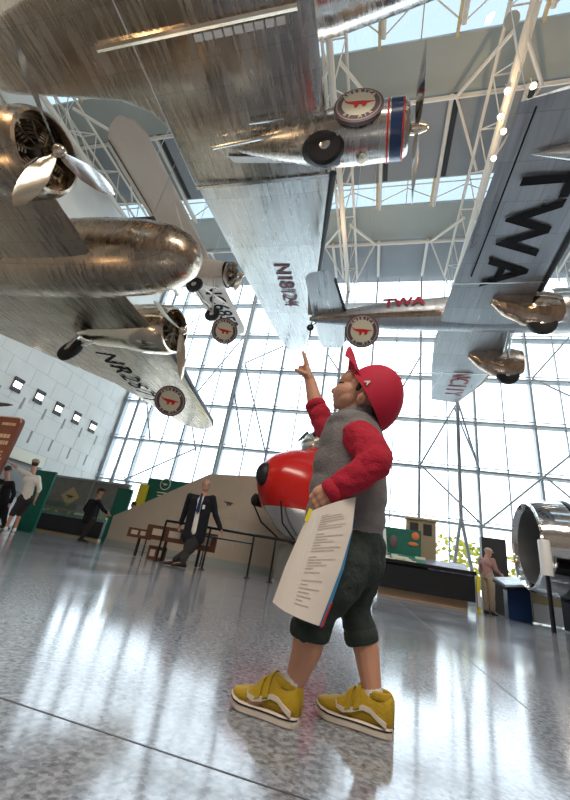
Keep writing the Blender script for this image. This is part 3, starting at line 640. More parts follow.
for a in (-62, -28, 28, 62):
    d = (-NAX*cos(radians(a))*.97+side*sin(radians(a))*.78); c = cq+d+V((0, 0, .26)); RR = Matrix.Rotation(math.atan2(d.y, d.x), 3, 'Z') @ Matrix.Rotation(radians(-32), 3, 'Y')
    MB().box(c, (.06, .40, .24), RR).build('cockpit_window', M_black, E_)
MB().lathe(tip+NAX*.8+side*.82+V((0, 0, -.5)), -NAX, [(0, .16), (.3, .16), (.38, .05)], 14).build('landing_light', M_black, E_, True)
for s_ in (-.3, .3):
    MB().path([tip+NAX*.30+side*s_*1.9+V((0, 0, -.62)), tip+NAX*.55+side*s_*1.4+V((0, 0, -1.05)), tip+NAX*1.1+side*s_+V((0, 0, -1.36))], .022).build('black_cable', M_rail, E_, True)
for t in (1.3, 2.4): MB().box(tip+NAX*t+V((0, 0, -1.86)), (.25, .8, .80), RN).build('cradle', M_grey, E_)

# ----------------------------------------------------------------- beige partition with sloping top, green panels behind
PA = V((atY(105, 541, 12.6).x, 12.6, 0)); PB = V((atY(305, 560, 10.5).x, 10.5, 0)); pd = (PB-PA).normalized(); pn = V((-pd.y, pd.x, 0))
def onp(x, y): d = ray(x, y); return CAM+d*((PA-CAM).dot(pn)/d.dot(pn))
top_p = [onp(108, 515), onp(160, 496), onp(210, 474), onp(262, 478)]
top_p = [PA+pd*max(0, (p-PA).dot(pd))+V((0, 0, p.z)) for p in top_p]; top_p[3] = PB+V((0, 0, top_p[2].z))
t = thing('partition_wall', 'beige free-standing partition with a sloping top behind the man on the rail', 'partition', (PA+PB)/2)
MB().prism([PA]+top_p+[PB], pn*.22).build('panel', M_ramp, t)
MB().prism([PA, PA+V((0, 0, .2)), PB+V((0, 0, .2)), PB], -pn*.03).build('baseboard', M_soffit, t)
for f_ in (.70, .9):
    a_ = PA+(PB-PA)*f_-pn*.006; MB().prism([a_, a_+V((0, 0, 2.2)), a_+pd*.02+V((0, 0, 2.2)), a_+pd*.02], -pn*.008).build('joint', M_wj, t)
c0 = onp(229, 503)-pn*.012
MB().prism([c0+pd*(x*.22)+V((0, 0, y*.22)) for x, y in BIRD], -pn*.01).build('airplane_pictogram', M_eng, t)
def board(q1, q2, Y, label, m=M_wood, tilt=0.):
    a = atY(*q1, Y); b = atY(*q2, Y)
    t = thing('reader_board', label, 'sign board', ((a.x+b.x)/2, Y, b.z), 'brown boards on the railing')
    MB().box(((a.x+b.x)/2, Y, (a.z+b.z)/2), (abs(b.x-a.x), .05, abs(a.z-b.z)), Matrix.Rotation(tilt, 3, 'X')).build('board', m, t)
    p = MB()
    for i in range(2):
        x = a.x+(b.x-a.x)*(.3+.4*i); p.box((x, Y-.032, (a.z+b.z)/2+.01), (abs(b.x-a.x)*.28, .012, abs(a.z-b.z)*.45), Matrix.Rotation(tilt, 3, 'X'))
    p.build('picture', M_ramp, t)
    MB().box(((a.x+b.x)/2, Y+.045, (a.z+.0)/2), (.05, .04, a.z-.02)).build('post', M_rail, t)
    return t
board((130, 527), (150, 540), 7.75, 'small blank brown board at the left end of the railing')
board((149, 524), (186, 545), 7.66, 'wide brown board with pictures left of the leaning man')
board((150, 545), (163, 563), 7.85, 'low brown board standing below the wide picture board')
board((188, 530), (214, 553), 7.85, 'brown board behind the legs of the leaning man')

# railing
yr = 7.55
t = thing('railing', 'black metal hand railing in front of the beige partition and red nose', 'railing', (-2.8, yr, 0))
def rp(x, y): return atY(x, y, yr)
za = rp(170, 524).z
q = MB().path([V((-4.28, yr, .80)), V((-3.6, yr, .80)), V((-2.2, yr, .78)), V((-.5, yr, .78)), V((.0, yr, .78))], .028)
q.build('top_rail', M_rail, t, True)
for x in (-4.28, -3.25, -2.3, -1.85, -.7):
    MB().tube((x, yr, .8), (x, yr, 0), .022).tube((x, yr, 0), (x, yr, .02), .06).build('post', M_rail, t, True)
MB().path([(-3.3, yr, .62), (-2.3, yr, .62), (-2.3, yr, .1)], .018).build('side_loop', M_rail, t, True)
t = thing('railing', 'short black railing section enclosing the brown boards at left', 'railing', (-4.4, yr+.3, 0))
MB().path([(-4.9, yr+.45, .02), (-4.9, yr+.45, .6), (-3.5, yr+.45, .6), (-3.5, yr+.45, .02)], .018).build('frame', M_rail, t, True)

def panel(name, q1, q2, Y, m, label, cat, th=.08, z0=None):
    a = atY(*q1, Y); b = atY(*q2, Y); zb = b.z if z0 is None else z0
    t = thing(name, label, cat, ((a.x+b.x)/2, Y, zb))
    o = MB().box(((a.x+b.x)/2, Y, (a.z+zb)/2), (abs(b.x-a.x), th, a.z-zb)).build('panel', m, t); return t, (a.x+b.x)/2, (a.z+zb)/2, abs(b.x-a.x), a.z-zb
t, cx, cz, ww, hh = panel('exhibit_panel', (150, 478), (192, 520), 13.9, M_green, 'green exhibit wall panel with round logo, above the sloping partition', 'exhibit panel', z0=0)
q = MB().lathe((cx-.35, 13.85, 2.55), (0, -1, 0), [(0, .24), (.012, .24)], 20); q.build('round_logo', M_cream, t)
MB().lathe((cx-.35, 13.835, 2.55), (0, -1, 0), [(0, .20), (.01, .20)], 20).build('logo_disc', M_green, t)
MB().prism([V((cx-.35+x*.17, 13.82, 2.55+y*.17)) for x, y in BIRD], (0, -.01, 0)).build('logo_airplane', M_cream, t)
for i in range(2): MB().box((cx-.33, 13.85, 2.2-.12*i), (.6-.1*i, .012, .04)).build('text_line', M_cream, t)
panel('exhibit_panel', (119, 488), (124, 520), 13.8, M_green, 'green exhibit panel left of the yellow strip', 'exhibit panel', z0=0)
panel('exhibit_panel', (141, 484), (141, 512), 13.7, M_yel, 'narrow yellow exhibit panel between the two green ones', 'exhibit panel', z0=0)
panel('exhibit_panel', (38, 470), (37, 522), 10.6, M_green, 'tall dark green panel behind the man in shorts', 'exhibit panel', z0=0)

# wall display case at the left
t = thing('display_case', 'long glass display case with black base against the left wall, diamond picture behind', 'display case', (-12.6, 14, 0))
x0, x1 = -14.6, -10.5
MB().box(((x0+x1)/2, 14.2, .42), (x1-x0, .9, .62)).build('base', M_black, t)
MB().box(((x0+x1)/2, 14.2, .05), (x1-x0-.1, .8, .1)).build('plinth', M_tan, t)
MB().box(((x0+x1)/2, 14.25, .80), (x1-x0, .8, .12)).build('map_table', M_teal, t)
MB().box(((x0+x1)/2, 13.78, 1.0), (x1-x0, .02, .55)).build('glass', M_case, t)
MB().box(((x0+x1)/2, 14.72, 1.45), (x1-x0, .1, 1.9)).build('back_panel', M_grey, t)
MB().box(((x0+x1)/2, 14.68, 2.43), (x1-x0+.1, .2, .08)).build('top_rail', M_steel, t)
for x in (x0, (x0+x1)/2+.2, x1): MB().box((x, 14.64, 1.2), (.07, .08, 2.4)).build('end_post', M_steel, t)
dc = V((x0+1.25, 14.655, 1.62))
MB().prism([dc+V(p) for p in ((-.5, 0, 0), (0, 0, .42), (.5, 0, 0), (0, 0, -.42))], (0, -.02, 0)).build('diamond_picture', M_tan, t)
MB().prism([dc+V((x*.28, -.03, y*.28)) for x, y in BIRD], (0, -.01, 0)).build('dark_airplane_picture', M_eng, t)
q = MB(); q2 = MB(); rnd = random.Random(3)
for k in range(34):
    x = rnd.uniform(x0+.15, x1-.15); (q if k % 2 else q2).box((x, 14.0+rnd.uniform(0, .3), .89), (rnd.uniform(.08, .22), .16, .06+rnd.uniform(0, .1)))
q.build('small_exhibits', M_cream, t)['kind'] = 'stuff'; q2.build('small_exhibits', M_leaf, t)['kind'] = 'stuff'

t = thing('display_niche', 'lit pale display niche in the left wall above the people', 'display niche', (-15.7, 12.3, 1.2))
MB().box((-15.78, 12.2, 2.2), (.2, 5.2, 2.0)).build('recess', M_grey, t); MB().box((-15.62, 12.2, 2.95), (.2, 5.0, .5)).build('lit_header', M_cream, t)
MB().box((-15.6, 11.2, 1.9), (.12, 1.6, 1.2)).build('green_picture', M_teal, t); MB().box((-15.6, 13.4, 2.0), (.1, 1.5, 1.1)).build('grey_picture', M_slot, t)
t = thing('display_case', 'low glass counter with pale exhibits at the far left, behind the brown sign', 'display case', (-11.3, 9, 0))
MB().box((-11.6, 8.6, .45), (1.2, 1.6, .9)).build('base', M_black, t); MB().box((-11.6, 8.6, 1.05), (1.1, 1.5, .3)).build('glass_top', M_case, t); MB().box((-11.6, 8.6, .93), (1.0, 1.4, .06)).build('exhibit_tray', M_cream, t)

# rust-brown sign
sa = atY(20, 420, 5.0); sb = atY(6, 481, 5.0)
t = thing('information_sign', 'rust-brown rounded sign with pale lettering at the left edge', 'sign', (sa.x-.6, 5.0, 0))
xr, z1, z0_ = -6.13, 1.98, .86
def rrect(x0, x1, z0, z1, r, y):
    o = []
    for cx, cz, a0 in ((x1-r, z1-r, 0), (x0+r, z1-r, 90), (x0+r, z0+r, 180), (x1-r, z0+r, 270)):
        for k in range(6): a = radians(a0+18*k); o.append(V((cx+r*cos(a), y, cz+r*sin(a))))
    return o
MB().prism(rrect(xr-1.3, xr, z0_, z1, .10, 5.0), (0, .07, 0)).build('board', M_sign, t)
q = MB().path([p+V((0, -.004, 0)) for p in rrect(xr-1.29, xr-.01, z0_+.01, z1-.01, .09, 5.0)], .009, 5); q.build('edge_trim', M_signtxt, t)
rnd = random.Random(8)
for i, (zc_, h, ww) in enumerate(((1.84, .05, .28), (1.62, .07, .5), (1.50, .07, .42), (1.34, .03, .5), (1.28, .03, .46), (1.22, .03, .5), (1.12, .03, .4), (1.06, .03, .45))):
    q = MB(); x = xr-.12-ww
    while x < xr-.12: dx = rnd.uniform(.03, .09); q.box((x+dx/2, 4.995, zc_), (dx, .008, h)); x += dx+.02
    q.build('text_line', M_signtxt, t)
for x in (xr-.3, xr-1.0): MB().tube((x, 5.05, 0), (x, 5.05, .9), .03).build('leg', M_rail, t)
t = thing('pointed_blade', 'dark pointed blade tip entering at the left edge above the brown sign', 'propeller blade', (-7.3, 5.6, 0))
p0 = atY(13, 405, 5.6); q = MB(); q.loft([[p0+V((-x, 0, 0))+V((0, .02*cos(a), h*sin(a)-x*.03)) for a in [2*pi*k/10 for k in range(10)]] for x, h in ((0, .003), (.12, .03), (.5, .06), (1.0, .09), (1.3, .07))])
q.build('blade', M_eng, t, True); MB().tube((p0.x-1.2, 5.6, 0), (p0.x-1.2, 5.6, p0.z), .03).build('post', M_rail, t)

# ----------------------------------------------------------------- right side: long case, screen, tables, jet engine
t = thing('display_case', 'long black-based display case with green panels beyond the boy, right', 'display case', (1.2, 12.4, 0))
x0, x1, y0 = .05, 2.72, 12.0
MB().box(((x0+x1)/2, y0+.6, .56), (x1-x0, 1.2, .68)).build('base', M_basebl, t)
MB().box(((x0+x1)/2, y0+.7, .1), (x1-x0-.3, .9, .22)).build('plinth', M_signtxt, t)  # warm colour paints the warm-lit reflections in the recess under the base
RX = Matrix.Rotation(radians(18), 3, 'X')
MB().box((.8, y0+.5, 1.02), (1.45, 1.0, .06), RX).build('green_map_top', M_teal, t)
MB().box((2.1, y0+.45, 1.0), (1.15, .95, .06), RX).build('lit_screen_top', mat('lit_reader_picture', (.28, .27, .36), .35, var=.5, vscale=5), t)
MB().box(((x0+x1)/2, y0-.03, .93), (x1-x0+.06, .1, .09)).build('front_rail', M_rail, t)
MB().box((.75, y0+1.05, 1.55), (1.4, .06, .85)).build('green_picture_panel', M_green, t)
MB().ell((1.28, y0+1.0, 1.8), (.12, .03, .12)).ell((1.22, y0+1.0, 1.55), (.16, .03, .06)).build('orange_picture', mat('orange_print', (.75, .2, .05), .5), t)
MB().ell((.62, y0+1.0, 1.55), (.13, .03, .2)).build('dark_picture', M_dred, t)
q = MB(); rnd = random.Random(11)
for k in range(16): x = rnd.uniform(.15, 1.4); yy = y0+rnd.uniform(.15, .75); q.box((x, yy, 1.07+(yy-y0-.5)*.33), (rnd.uniform(.12, .32), .13, .05), RX)
q.build('small_exhibits', M_cream, t)['kind'] = 'stuff'
for i, (x, m) in enumerate(((.12, M_whitep), (.24, M_blue), (.34, M_whitep))):
    MB().box((x+.02, y0+.85, 1.48), (.09, .12, .8), Matrix.Rotation(radians(-6), 3, 'Y')).build('upright_strip', m, t)
t = thing('model_building', 'tan model of a house with dark windows above the green panels', 'model building', (1.42, 13.6, 0))
MB().box((1.5, 13.65, 1.2), (.92, .3, 2.4)).build('block', mat('tan_model_wall', (.36, .29, .18), .7), t)
for x in (1.28, 1.7): MB().box((x, 13.49, 2.1), (.26, .03, .36)).build('window', M_black, t)
MB().box((1.5, 13.6, 2.42), (1.0, .42, .06)).build('cornice', M_tan, t)
panel('screen_wall', (480, 537), (508, 590), 14.2, M_black, 'tall dark screen wall behind the man in pink', 'screen', .3, 0)
t = thing('bright_post', 'pale patterned post at the right end of the long case', 'post', (2.85, 12.3, 0)); MB().box((2.86, 12.3, .45), (.08, .10, .9)).build('post', M_yel, t); MB().box((2.86, 12.23, .3), (.08, .04, .35)).build('white_band', M_whitep, t)

t = thing('reader_table', 'angled white-topped reading table on a dark stand before the man in pink', 'table', (3.5, 11, 0))
c = atY(512, 583, 9.6)
MB().box((3.62, 11.0, .88), (1.15, .8, .05), Matrix.Rotation(radians(-9), 3, 'Y') @ Matrix.Rotation(radians(12), 3, 'X')).build('top', mat('pale_print', (.55, .6, .7), .3, var=.4, vscale=5), t)
MB().box((3.62, 11.03, .82), (1.2, .84, .05), Matrix.Rotation(radians(-9), 3, 'Y') @ Matrix.Rotation(radians(12), 3, 'X')).build('frame', M_rail, t)
MB().box((3.45, 11.15, .38), (.5, .3, .76)).build('stand', M_navy, t)
t = thing('glass_cabinet', 'low glass-fronted cabinet with a white shelf under the reading table', 'cabinet', (4.1, 10.9, 0))
MB().box((4.15, 11.3, .4), (.8, .4, .72)).build('carcass', M_tan, t); MB().box((4.15, 11.09, .24), (.76, .02, .40)).build('white_shelf_front', M_whitep, t)

# jet engine, intake to the left
ex, ey, ez, er = 3.14, 9.35, 1.54, .90
J = thing('jet_engine', 'large polished jet engine with open intake at the right edge', 'jet engine', (4.2, ey, .3))
MB().lathe((ex, ey, ez), (1, 0, 0), [(.9, er*.80), (.35, er*.80), (.10, er*.86), (.0, er*.93), (.03, er*.99), (.15, er*1.04), (.5, er*1.08), (1.2, er*1.10), (2.0, er*1.06), (2.6, er*.95), (3.2, er*.7)], 48, caps=False).build('cowling', M_mirror, J, True)
MB().lathe((ex+.03, ey, ez), (1, 0, 0), [(.03, er*.90), (-.03, er*.945), (.03, er*1.0)], 48, caps=False).build('lip', M_mirror, J, True)
MB().lathe((ex+.02, ey, ez), (1, 0, 0), [(.08, er*.84), (.35, er*.785), (.72, er*.785)], 48, caps=False).build('intake_liner', M_liner, J, True)
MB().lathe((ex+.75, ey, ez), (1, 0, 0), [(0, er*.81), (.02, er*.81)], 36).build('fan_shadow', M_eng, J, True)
q = MB()
for k in range(22):
    a = 2*pi*k/22; q.box((ex+.7, ey+er*.48*cos(a), ez+er*.48*sin(a)), (.04, er*.6, .09), Matrix.Rotation(a, 3, 'X') @ Matrix.Rotation(.6, 3, 'Y'))
fo = q.build('fan_blades', M_cyl, J); MB().lathe((ex+.45, ey, ez), (1, 0, 0), [(0, .02), (.1, .12), (.35, .22)], 20).build('spinner', M_alum, fo, True)
MB().loft([[V((x, ey+er*1.105*cos(2*pi*k/40), ez+er*1.105*sin(2*pi*k/40))) for k in range(40)] for x in (.62+ex, .72+ex)], caps=False).build('dark_band', M_black, J, True)
MB().box((ex+1.5, ey, .33), (1.6, .8, .6)).build('stand', M_black, J)
t = thing('white_column', 'short white column standing in front of the jet engine intake', 'column', (ex-.05, ey-.55, 0))
MB().lathe((ex+.02, ey-.9, .92), (0, 0, 1), [(0, .10), (.60, .10), (.63, .09)], 20).build('column', M_whitep, t, True); MB().tube((ex+.02, ey-.9, 0), (ex+.02, ey-.9, .93), .04).build('post', M_rail, t)
t = thing('display_case', 'black-based case with a lit colourful picture at the right edge below the jet engine', 'display case', (4.4, 8.3, 0))
MB().box((4.15, 7.9, .33), (1.6, .5, .62)).build('base', M_black, t)
MB().box((4.1, 7.78, .80), (1.4, .05, .34), Matrix.Rotation(radians(-25), 3, 'X')).build('picture', mat('lit_picture', (.45, .28, .12), .4, var=.8, vscale=4), t); MB().box((4.1, 7.81, .78), (1.55, .05, .46), Matrix.Rotation(radians(-25), 3, 'X')).build('frame', M_rail, t)
MB().tube((3.27, 7.7, 0), (3.27, 7.7, .95), .025).build('bracket_post', M_rail, t)

# ================================================================= PEOPLE
def hand(b, wr, d, n, k=1., curl=.5, side_=1):     # palm, four unequal fingers and a thumb; d = hand direction, n = palm normal
    d = V(d).normalized(); n = V(n); n = (n-d*n.dot(d)).normalized(); s = d.cross(n)*side_; wr = V(wr)
    for i in range(3): b.cap(wr+s*(.018*(i-1))*k, wr+d*.075*k+s*(.024*(i-1))*k, .016*k, .013*k)
    for i, L_ in enumerate((.068, .078, .072, .056)):
        p = wr+d*.078*k+s*((i-1.5)*.0195)*k; d1 = (d*cos(curl)+n*sin(curl)); d2 = (d*cos(curl*2.1)+n*sin(curl*2.1)); d3 = (d*cos(curl*2.9)+n*sin(curl*2.9))
        a = p+d1*L_*.45*k; c = a+d2*L_*.33*k; b.cap(p, a, .0095*k, .0088*k).cap(a, c, .0088*k, .008*k).cap(c, c+d3*L_*.25*k, .008*k, .0068*k)
    p = wr+d*.02*k-s*.028*k; a = p+(d*.6-s*.7+n*.3).normalized()*.036*k; b.cap(p, a, .0125*k, .0105*k).cap(a, a+(d*.9-s*.2+n*.4).normalized()*.03*k, .0105*k, .008*k)

def person(label, Jt, face, look, c, hat=None, hairc=None, shorts=False, jacket=None, k=1., toes=None, extra=None):
    """Jt: joints as world points. face = body's forward direction, look = head's forward direction"""
    face = V(face).normalized(); look = V(look).normalized(); g = {a: V(b) for a, b in Jt.items()}
    fl = min(g['anL'].z, g['anR'].z)-.09*k
    T = thing('person', label, 'person', (g['pel'].x, g['pel'].y, max(0, fl)))
    lft = V((0, 0, 1)).cross(face).normalized(); hd = g['head']; hl = V((0, 0, 1)).cross(look).normalized(); hu = look.cross(hl)
    RH = Matrix((look, hl, hu)).transposed(); RB = Matrix((face, lft, V((0, 0, 1)))).transposed()
    b = MB()
    b.ell(hd+hu*.02*k, (.102*k, .084*k, .11*k), RH).ell(hd+look*.03*k-hu*.055*k, (.068*k, .06*k, .072*k), RH).ell(hd+look*.108*k-hu*.02*k, (.02*k, .014*k, .026*k), RH, 8, 6)
    b.ell(hd+look*.085*k-hu*.062*k, (.016*k, .024*k, .008*k), RH, 8, 6)
    for s in (-1, 1): b.ell(hd+hl*.076*k*s-hu*.01*k, (.02*k, .008*k, .03*k), RH, 8, 6)
    b.cap(g['neck'], hd-hu*.05*k-look*.01, .065*k, .062*k)
    ch = g['chest']; b.cap(ch+lft*.07*k, ch-lft*.07*k, .11*k).cap(ch, g['pel'], .12*k, .12*k).cap(g['neck'], ch, .06*k, .11*k)
    for s in 'LR':
        sg = 1 if s == 'L' else -1
        b.chain([ch+lft*sg*.08*k+V((0, 0, .08*k)), g['sh'+s], g['el'+s], g['wr'+s]], [.06*k, .055*k, .042*k, .028*k])
        dd = g['wr'+s]-g['el'+s]; hand(b, g['wr'+s], dd, face*.4-lft*sg, k, .35, sg)
        b.chain([g['pel']+lft*sg*.06*k, g['hip'+s], g['kn'+s], g['an'+s]], [.11*k, .085*k, .058*k, .04*k])
        f = (toes[s] if toes else face); b.cap(g['an'+s]-V((0, 0, .03*k)), g['an'+s]+V(f)*.15*k-V((0, 0, .055*k)), .035*k, .028*k)
    blend(b.build('body', c.get('skin', M_skin2), T, True), .0105*k, 2)
    for s in (-1, 1): MB().ell(hd+look*.096*k+hl*s*.033*k+hu*.008*k, .011*k, nu=8, nv=6).build('eye', M_black, T, True)
    for s in 'LR':                                 # shoes
        f = V(toes[s]).normalized() if toes else face; a = g['an'+s]; fl_ = V((a.x, a.y, a.z-.09*k)); sd = V((0, 0, 1)).cross(f).normalized(); RS = Matrix((f, sd, V((0, 0, 1)))).transposed()
        q = MB(); rings = []
        for x, w_, h in ((-.085, .03, .06), (-.06, .04, .10), (0, .042, .11), (.07, .044, .075), (.14, .047, .058), (.19, .035, .04), (.205, .015, .025)):
            rings.append([fl_+RS @ V((x*k, w_*k*cos(t_), max(0, h*k*(.5+.5*sin(t_))*1.0))) for t_ in [2*pi*i/12 for i in range(12)]])
        q.loft(rings).build('shoe', c['shoe'], T, True)
    q = MB()
    for s in 'LR':
        sg = 1 if s == 'L' else -1
        end = g['kn'+s]+(g['an'+s]-g['kn'+s])*(.05 if shorts else .93)
        q.chain([g['pel']+lft*sg*.06*k, g['hip'+s], g['kn'+s], end], [.135*k, .11*k, .082*k, .085*k if shorts else .066*k])
    q.cap(g['pel']+V((0, 0, .07*k))-lft*.05*k, g['pel']+V((0, 0, .07*k))+lft*.05*k, .115*k)
    blend(q.build('shorts' if shorts else 'trousers', c['legs'], T, True), .014*k, 3, .012, .09)
    def top(name, m, gr, lo):
        q = MB(); q.cap(ch+lft*.075*k, ch-lft*.075*k, .125*k+gr).cap(ch+V((0, 0, -.02)), g['pel']+V((0, 0, lo)), .13*k+gr, .135*k+gr).cap(g['neck']-V((0, 0, .03*k)), ch, .055*k+gr, .12*k+gr)
        for s in ('' if jacket else 'LR'):
            sg = 1 if s == 'L' else -1; end = g['wr'+s]-(g['wr'+s]-g['el'+s])*c.get('sleeve', .06)
            q.chain([ch+lft*sg*.09*k+V((0, 0, .07*k)), g['sh'+s], g['el'+s], end], [.075*k+gr, .07*k+gr, .056*k+gr, .043*k+gr])
        blend(q.build(name, m, T, True), .014*k, 3, .014, .1)
    top('shirt', c['top'], .004, .05)
    if jacket:
        q = MB(); 
        for s in 'LR':
            sg = 1 if s == 'L' else -1
            q.chain([ch+lft*sg*.10*k+V((0, 0, .08*k)), g['sh'+s], g['el'+s], g['wr'+s]-(g['wr'+s]-g['el'+s])*.08], [.08*k, .072*k, .060*k, .048*k])
            q.chain([ch+lft*sg*.09*k+face*.02+V((0, 0, .08*k)), ch+lft*sg*.115*k+face*.035, g['pel']+lft*sg*.12*k+face*.045-V((0, 0, .06))], [.085*k, .118*k, .11*k])
        q.chain([ch-face*.09*k+V((0, 0, .08*k)), g['pel']-face*.09*k-V((0, 0, .05))], [.10*k, .12*k])
        blend(q.build('jacket', jacket, T, True), .014*k, 3, .012, .1)
    if hairc:
        MB().ell(hd+hu*.035*k-look*.012*k, (.106*k, .092*k, .108*k), RH).build('hair', hairc, T, True) if not hat else MB().ell(hd+hu*.0*k-look*.03*k, (.09*k, .09*k, .085*k), RH).build('hair', hairc, T, True)
    if hat:
        q = MB().ell(hd+hu*.06*k-look*.004*k, (.118*k, .102*k, .08*k), RH); q.prism([hd+hu*.055*k+look*x*k+hl*y*k for x, y in ((.07, -.08), (.14, -.07), (.18, 0), (.14, .07), (.07, .08))], hu*.012); q.build('cap', hat, T, True)
    if extra: extra(T, g)
    return T

def px(d, Y0):                                     # joints read off the photograph at their own depth
    return {k_: atY(v[0], v[1], Y0+(v[2] if len(v) > 2 else 0)) for k_, v in d.items()}
# man leaning on the railing
Jm = px(dict(head=(206, 486), neck=(204.5, 491.5), chest=(201.5, 503.5), pel=(195, 535), shL=(213, 498.5), elL=(215.5, 515, .08), wrL=(221, 530, .1), shR=(190, 496.5), elR=(185, 512, .08), wrR=(180.5, 524, .1),
         hipL=(200, 536), knL=(190, 550, -.12), anL=(174, 563, -.2), hipR=(191, 535), knR=(187, 552, -.1), anR=(181, 568, -.3)), 7.2)
for s in ('anL', 'anR'): Jm[s].z = .10
def tie(T, g):
    a = g['neck']+V((.02, -.12, -.06)); MB().prism([a+V(p) for p in ((-.02, 0, 0), (.02, 0, 0), (.05, -.03, -.36), (.01, -.035, -.40), (-.03, -.03, -.36))], (0, -.01, 0)).build('tie', M_navy, T)
    MB().box(g['chest']+V((.14, -.16, -.08)), (.05, .01, .08)).build('name_badge', M_whitep, T)
person('man in dark jacket and pale shirt leaning back on the railing, legs crossed', Jm, (.12, -1, 0), (.45, -.85, .12), dict(top=M_wht, legs=M_grtr, shoe=M_black), hairc=mat('thin_grey_hair', (.30, .22, .18), .8), jacket=M_jack, toes=dict(L=V((-.7, -.7, 0)), R=V((-.6, -.8, 0))), extra=tie)
# man walking away in dark jacket
Jw = px(dict(head=(101, 492), neck=(99, 498), chest=(94, 505), pel=(90, 519), shL=(90.5, 501, .12), elL=(85, 509, .2), wrL=(88, 517, .22), shR=(99, 502, -.1), elR=(103, 509, -.15), wrR=(107, 513, -.1),
        hipL=(89, 520, .07), knL=(87, 529, .05), anL=(82, 538, .05), hipR=(92, 520, -.07), knR=(88, 530, -.1), anR=(81, 540, -.15)), 11.6)
for s in ('anL', 'anR'): Jw[s].z = .10
person('man in dark jacket and dark cap walking past the display case', Jw, (.95, .25, 0), (.95, -.1, 0), dict(top=M_jack, legs=M_grtr, shoe=M_black), hat=mat('dark_maroon_cap', (.06, .015, .015), .8), hairc=M_hair, jacket=M_jack, k=1.14)
# man in white shirt and shorts
Js = px(dict(head=(35, 463.5), neck=(33, 472), chest=(31, 481), pel=(25, 500), shL=(38, 478, .1), elL=(39.5, 489, .12), wrL=(35, 500, .12), shR=(27, 474, -.12), elR=(20, 470, -.22), wrR=(12, 464, -.35),
        hipL=(28, 501, .08), knL=(20, 513, .08), anL=(16, 526, .1), hipR=(22, 500, -.06), knR=(13, 513, -.08), anR=(7, 526, -.1)), 8.6)
for s in ('anL', 'anR'): Js[s].z = .10
person('man in white shirt, tan cap and grey shorts raising a hand, left', Js, (-.75, .6, 0), (-.85, .45, .1), dict(top=M_wht, legs=M_grtr, shoe=M_whitep, sleeve=.75), hat=M_cap2, hairc=M_hair, shorts=True)
Jd = px(dict(head=(8, 470), neck=(7, 478), chest=(6, 486), pel=(3, 505), shL=(12, 483), elL=(14, 494), wrL=(10, 503), shR=(0, 481), elR=(-4, 492), wrR=(-2, 503), hipL=(6, 505), knL=(4, 517), anL=(2, 530), hipR=(0, 505), knR=(-2, 517), anR=(-6, 529)), 9.6)
for s in ('anL', 'anR'): Jd[s].z = .10
person('person in dark blue clothing beside the brown sign at the left edge', Jd, (.3, 1, 0), (.2, 1, 0), dict(top=M_jack, legs=M_jack, shoe=M_black), hairc=M_hair)
# person whose head shows above the sloping partition
hq = atY(133.5, 505, 13.0); bx_, by_ = hq.x, hq.y
def stand(x, y, h, f):
    f = V(f).normalized(); l = V((0, 0, 1)).cross(f); s = h/1.75; o = V((x, y, 0)); Z_ = V((0, 0, 1))
    return dict(head=o+Z_*1.63*s, neck=o+Z_*1.50*s, chest=o+Z_*1.32*s, pel=o+Z_*.95*s, shL=o+l*.19*s+Z_*1.42*s, elL=o+l*.24*s+Z_*1.14*s, wrL=o+l*.22*s+f*.12*s+Z_*.92*s, shR=o-l*.19*s+Z_*1.42*s, elR=o-l*.24*s+Z_*1.14*s, wrR=o-l*.22*s+f*.12*s+Z_*.92*s,
                hipL=o+l*.09*s+Z_*.92*s, knL=o+l*.10*s+Z_*.5*s, anL=o+l*.10*s+Z_*.09*s, hipR=o-l*.09*s+Z_*.92*s, knR=o-l*.10*s+Z_*.5*s, anR=o-l*.10*s+Z_*.09*s)
hh_ = (hq.z+.12)
person('person with dark hair just showing above the low end of the sloping partition', stand(bx_, by_, hh_, (-.6, -.6, 0)), (-.6, -.6, 0), (-.8, -.5, -.2), dict(top=M_jack, legs=M_jack, shoe=M_black), hairc=M_hair, k=hh_/1.75)
# man in pink shirt
Jp = stand(3.12, 12.3, 1.66, (.8, .6, 0)); Jp['wrR'] = V((3.45, 12.25, 1.02)); Jp['elR'] = V((3.3, 12.15, 1.12)); Jp['head'] += V((.05, 0, 0))
person('man in dusty pink shirt, tan cap and khaki trousers at the dark screen', Jp, (.8, .6, 0), (.8, .6, -.2), dict(top=M_pink, legs=M_khaki, shoe=M_black, sleeve=.5), hat=M_cap2)

# ================================================================= THE BOY
YC = 1.2
def c(x, y, dy=0): return atY(x, y, YC+dy)
K = thing('person', 'boy in red cap and grey fleece with red sleeves, pointing up, holding a booklet', 'person', (-.1, YC, 0))
fh = V((-.90, .10, .42)).normalized(); lh = V((0, -1, 0)); lh = (lh-fh*lh.dot(fh)).normalized(); uh = lh.cross(fh)*-1
if uh.z < 0: uh = -uh
RH = Matrix((fh, lh, uh)).transposed()
b = MB()
b.ell(c(370, 391), (.090, .076, .088), RH, 28, 18)                    # skull
b.ell(c(351, 384), (.040, .060, .050), RH, 20, 12)                    # brow
b.ell(c(348, 396, -.005), (.052, .058, .050), RH, 20, 12)            # face
b.ell(c(348, 399, -.026), (.036, .034, .038), RH).ell(c(348, 399, .026), (.036, .034, .038), RH)   # cheeks
b.ell(c(341.5, 404), (.030, .034, .022), RH).ell(c(337.0, 405.5), (.015, .018, .013), RH)         # jaw and chin
b.cap(c(341, 386), c(334.0, 391.2), .009, .0115).ell(c(336, 392.8, -.009), .007).ell(c(336, 392.8, .009), .007)   # nose
b.ell(c(334.8, 397), (.010, .017, .0062), RH).ell(c(335.2, 400.8), (.010, .015, .0062), RH)       # lips
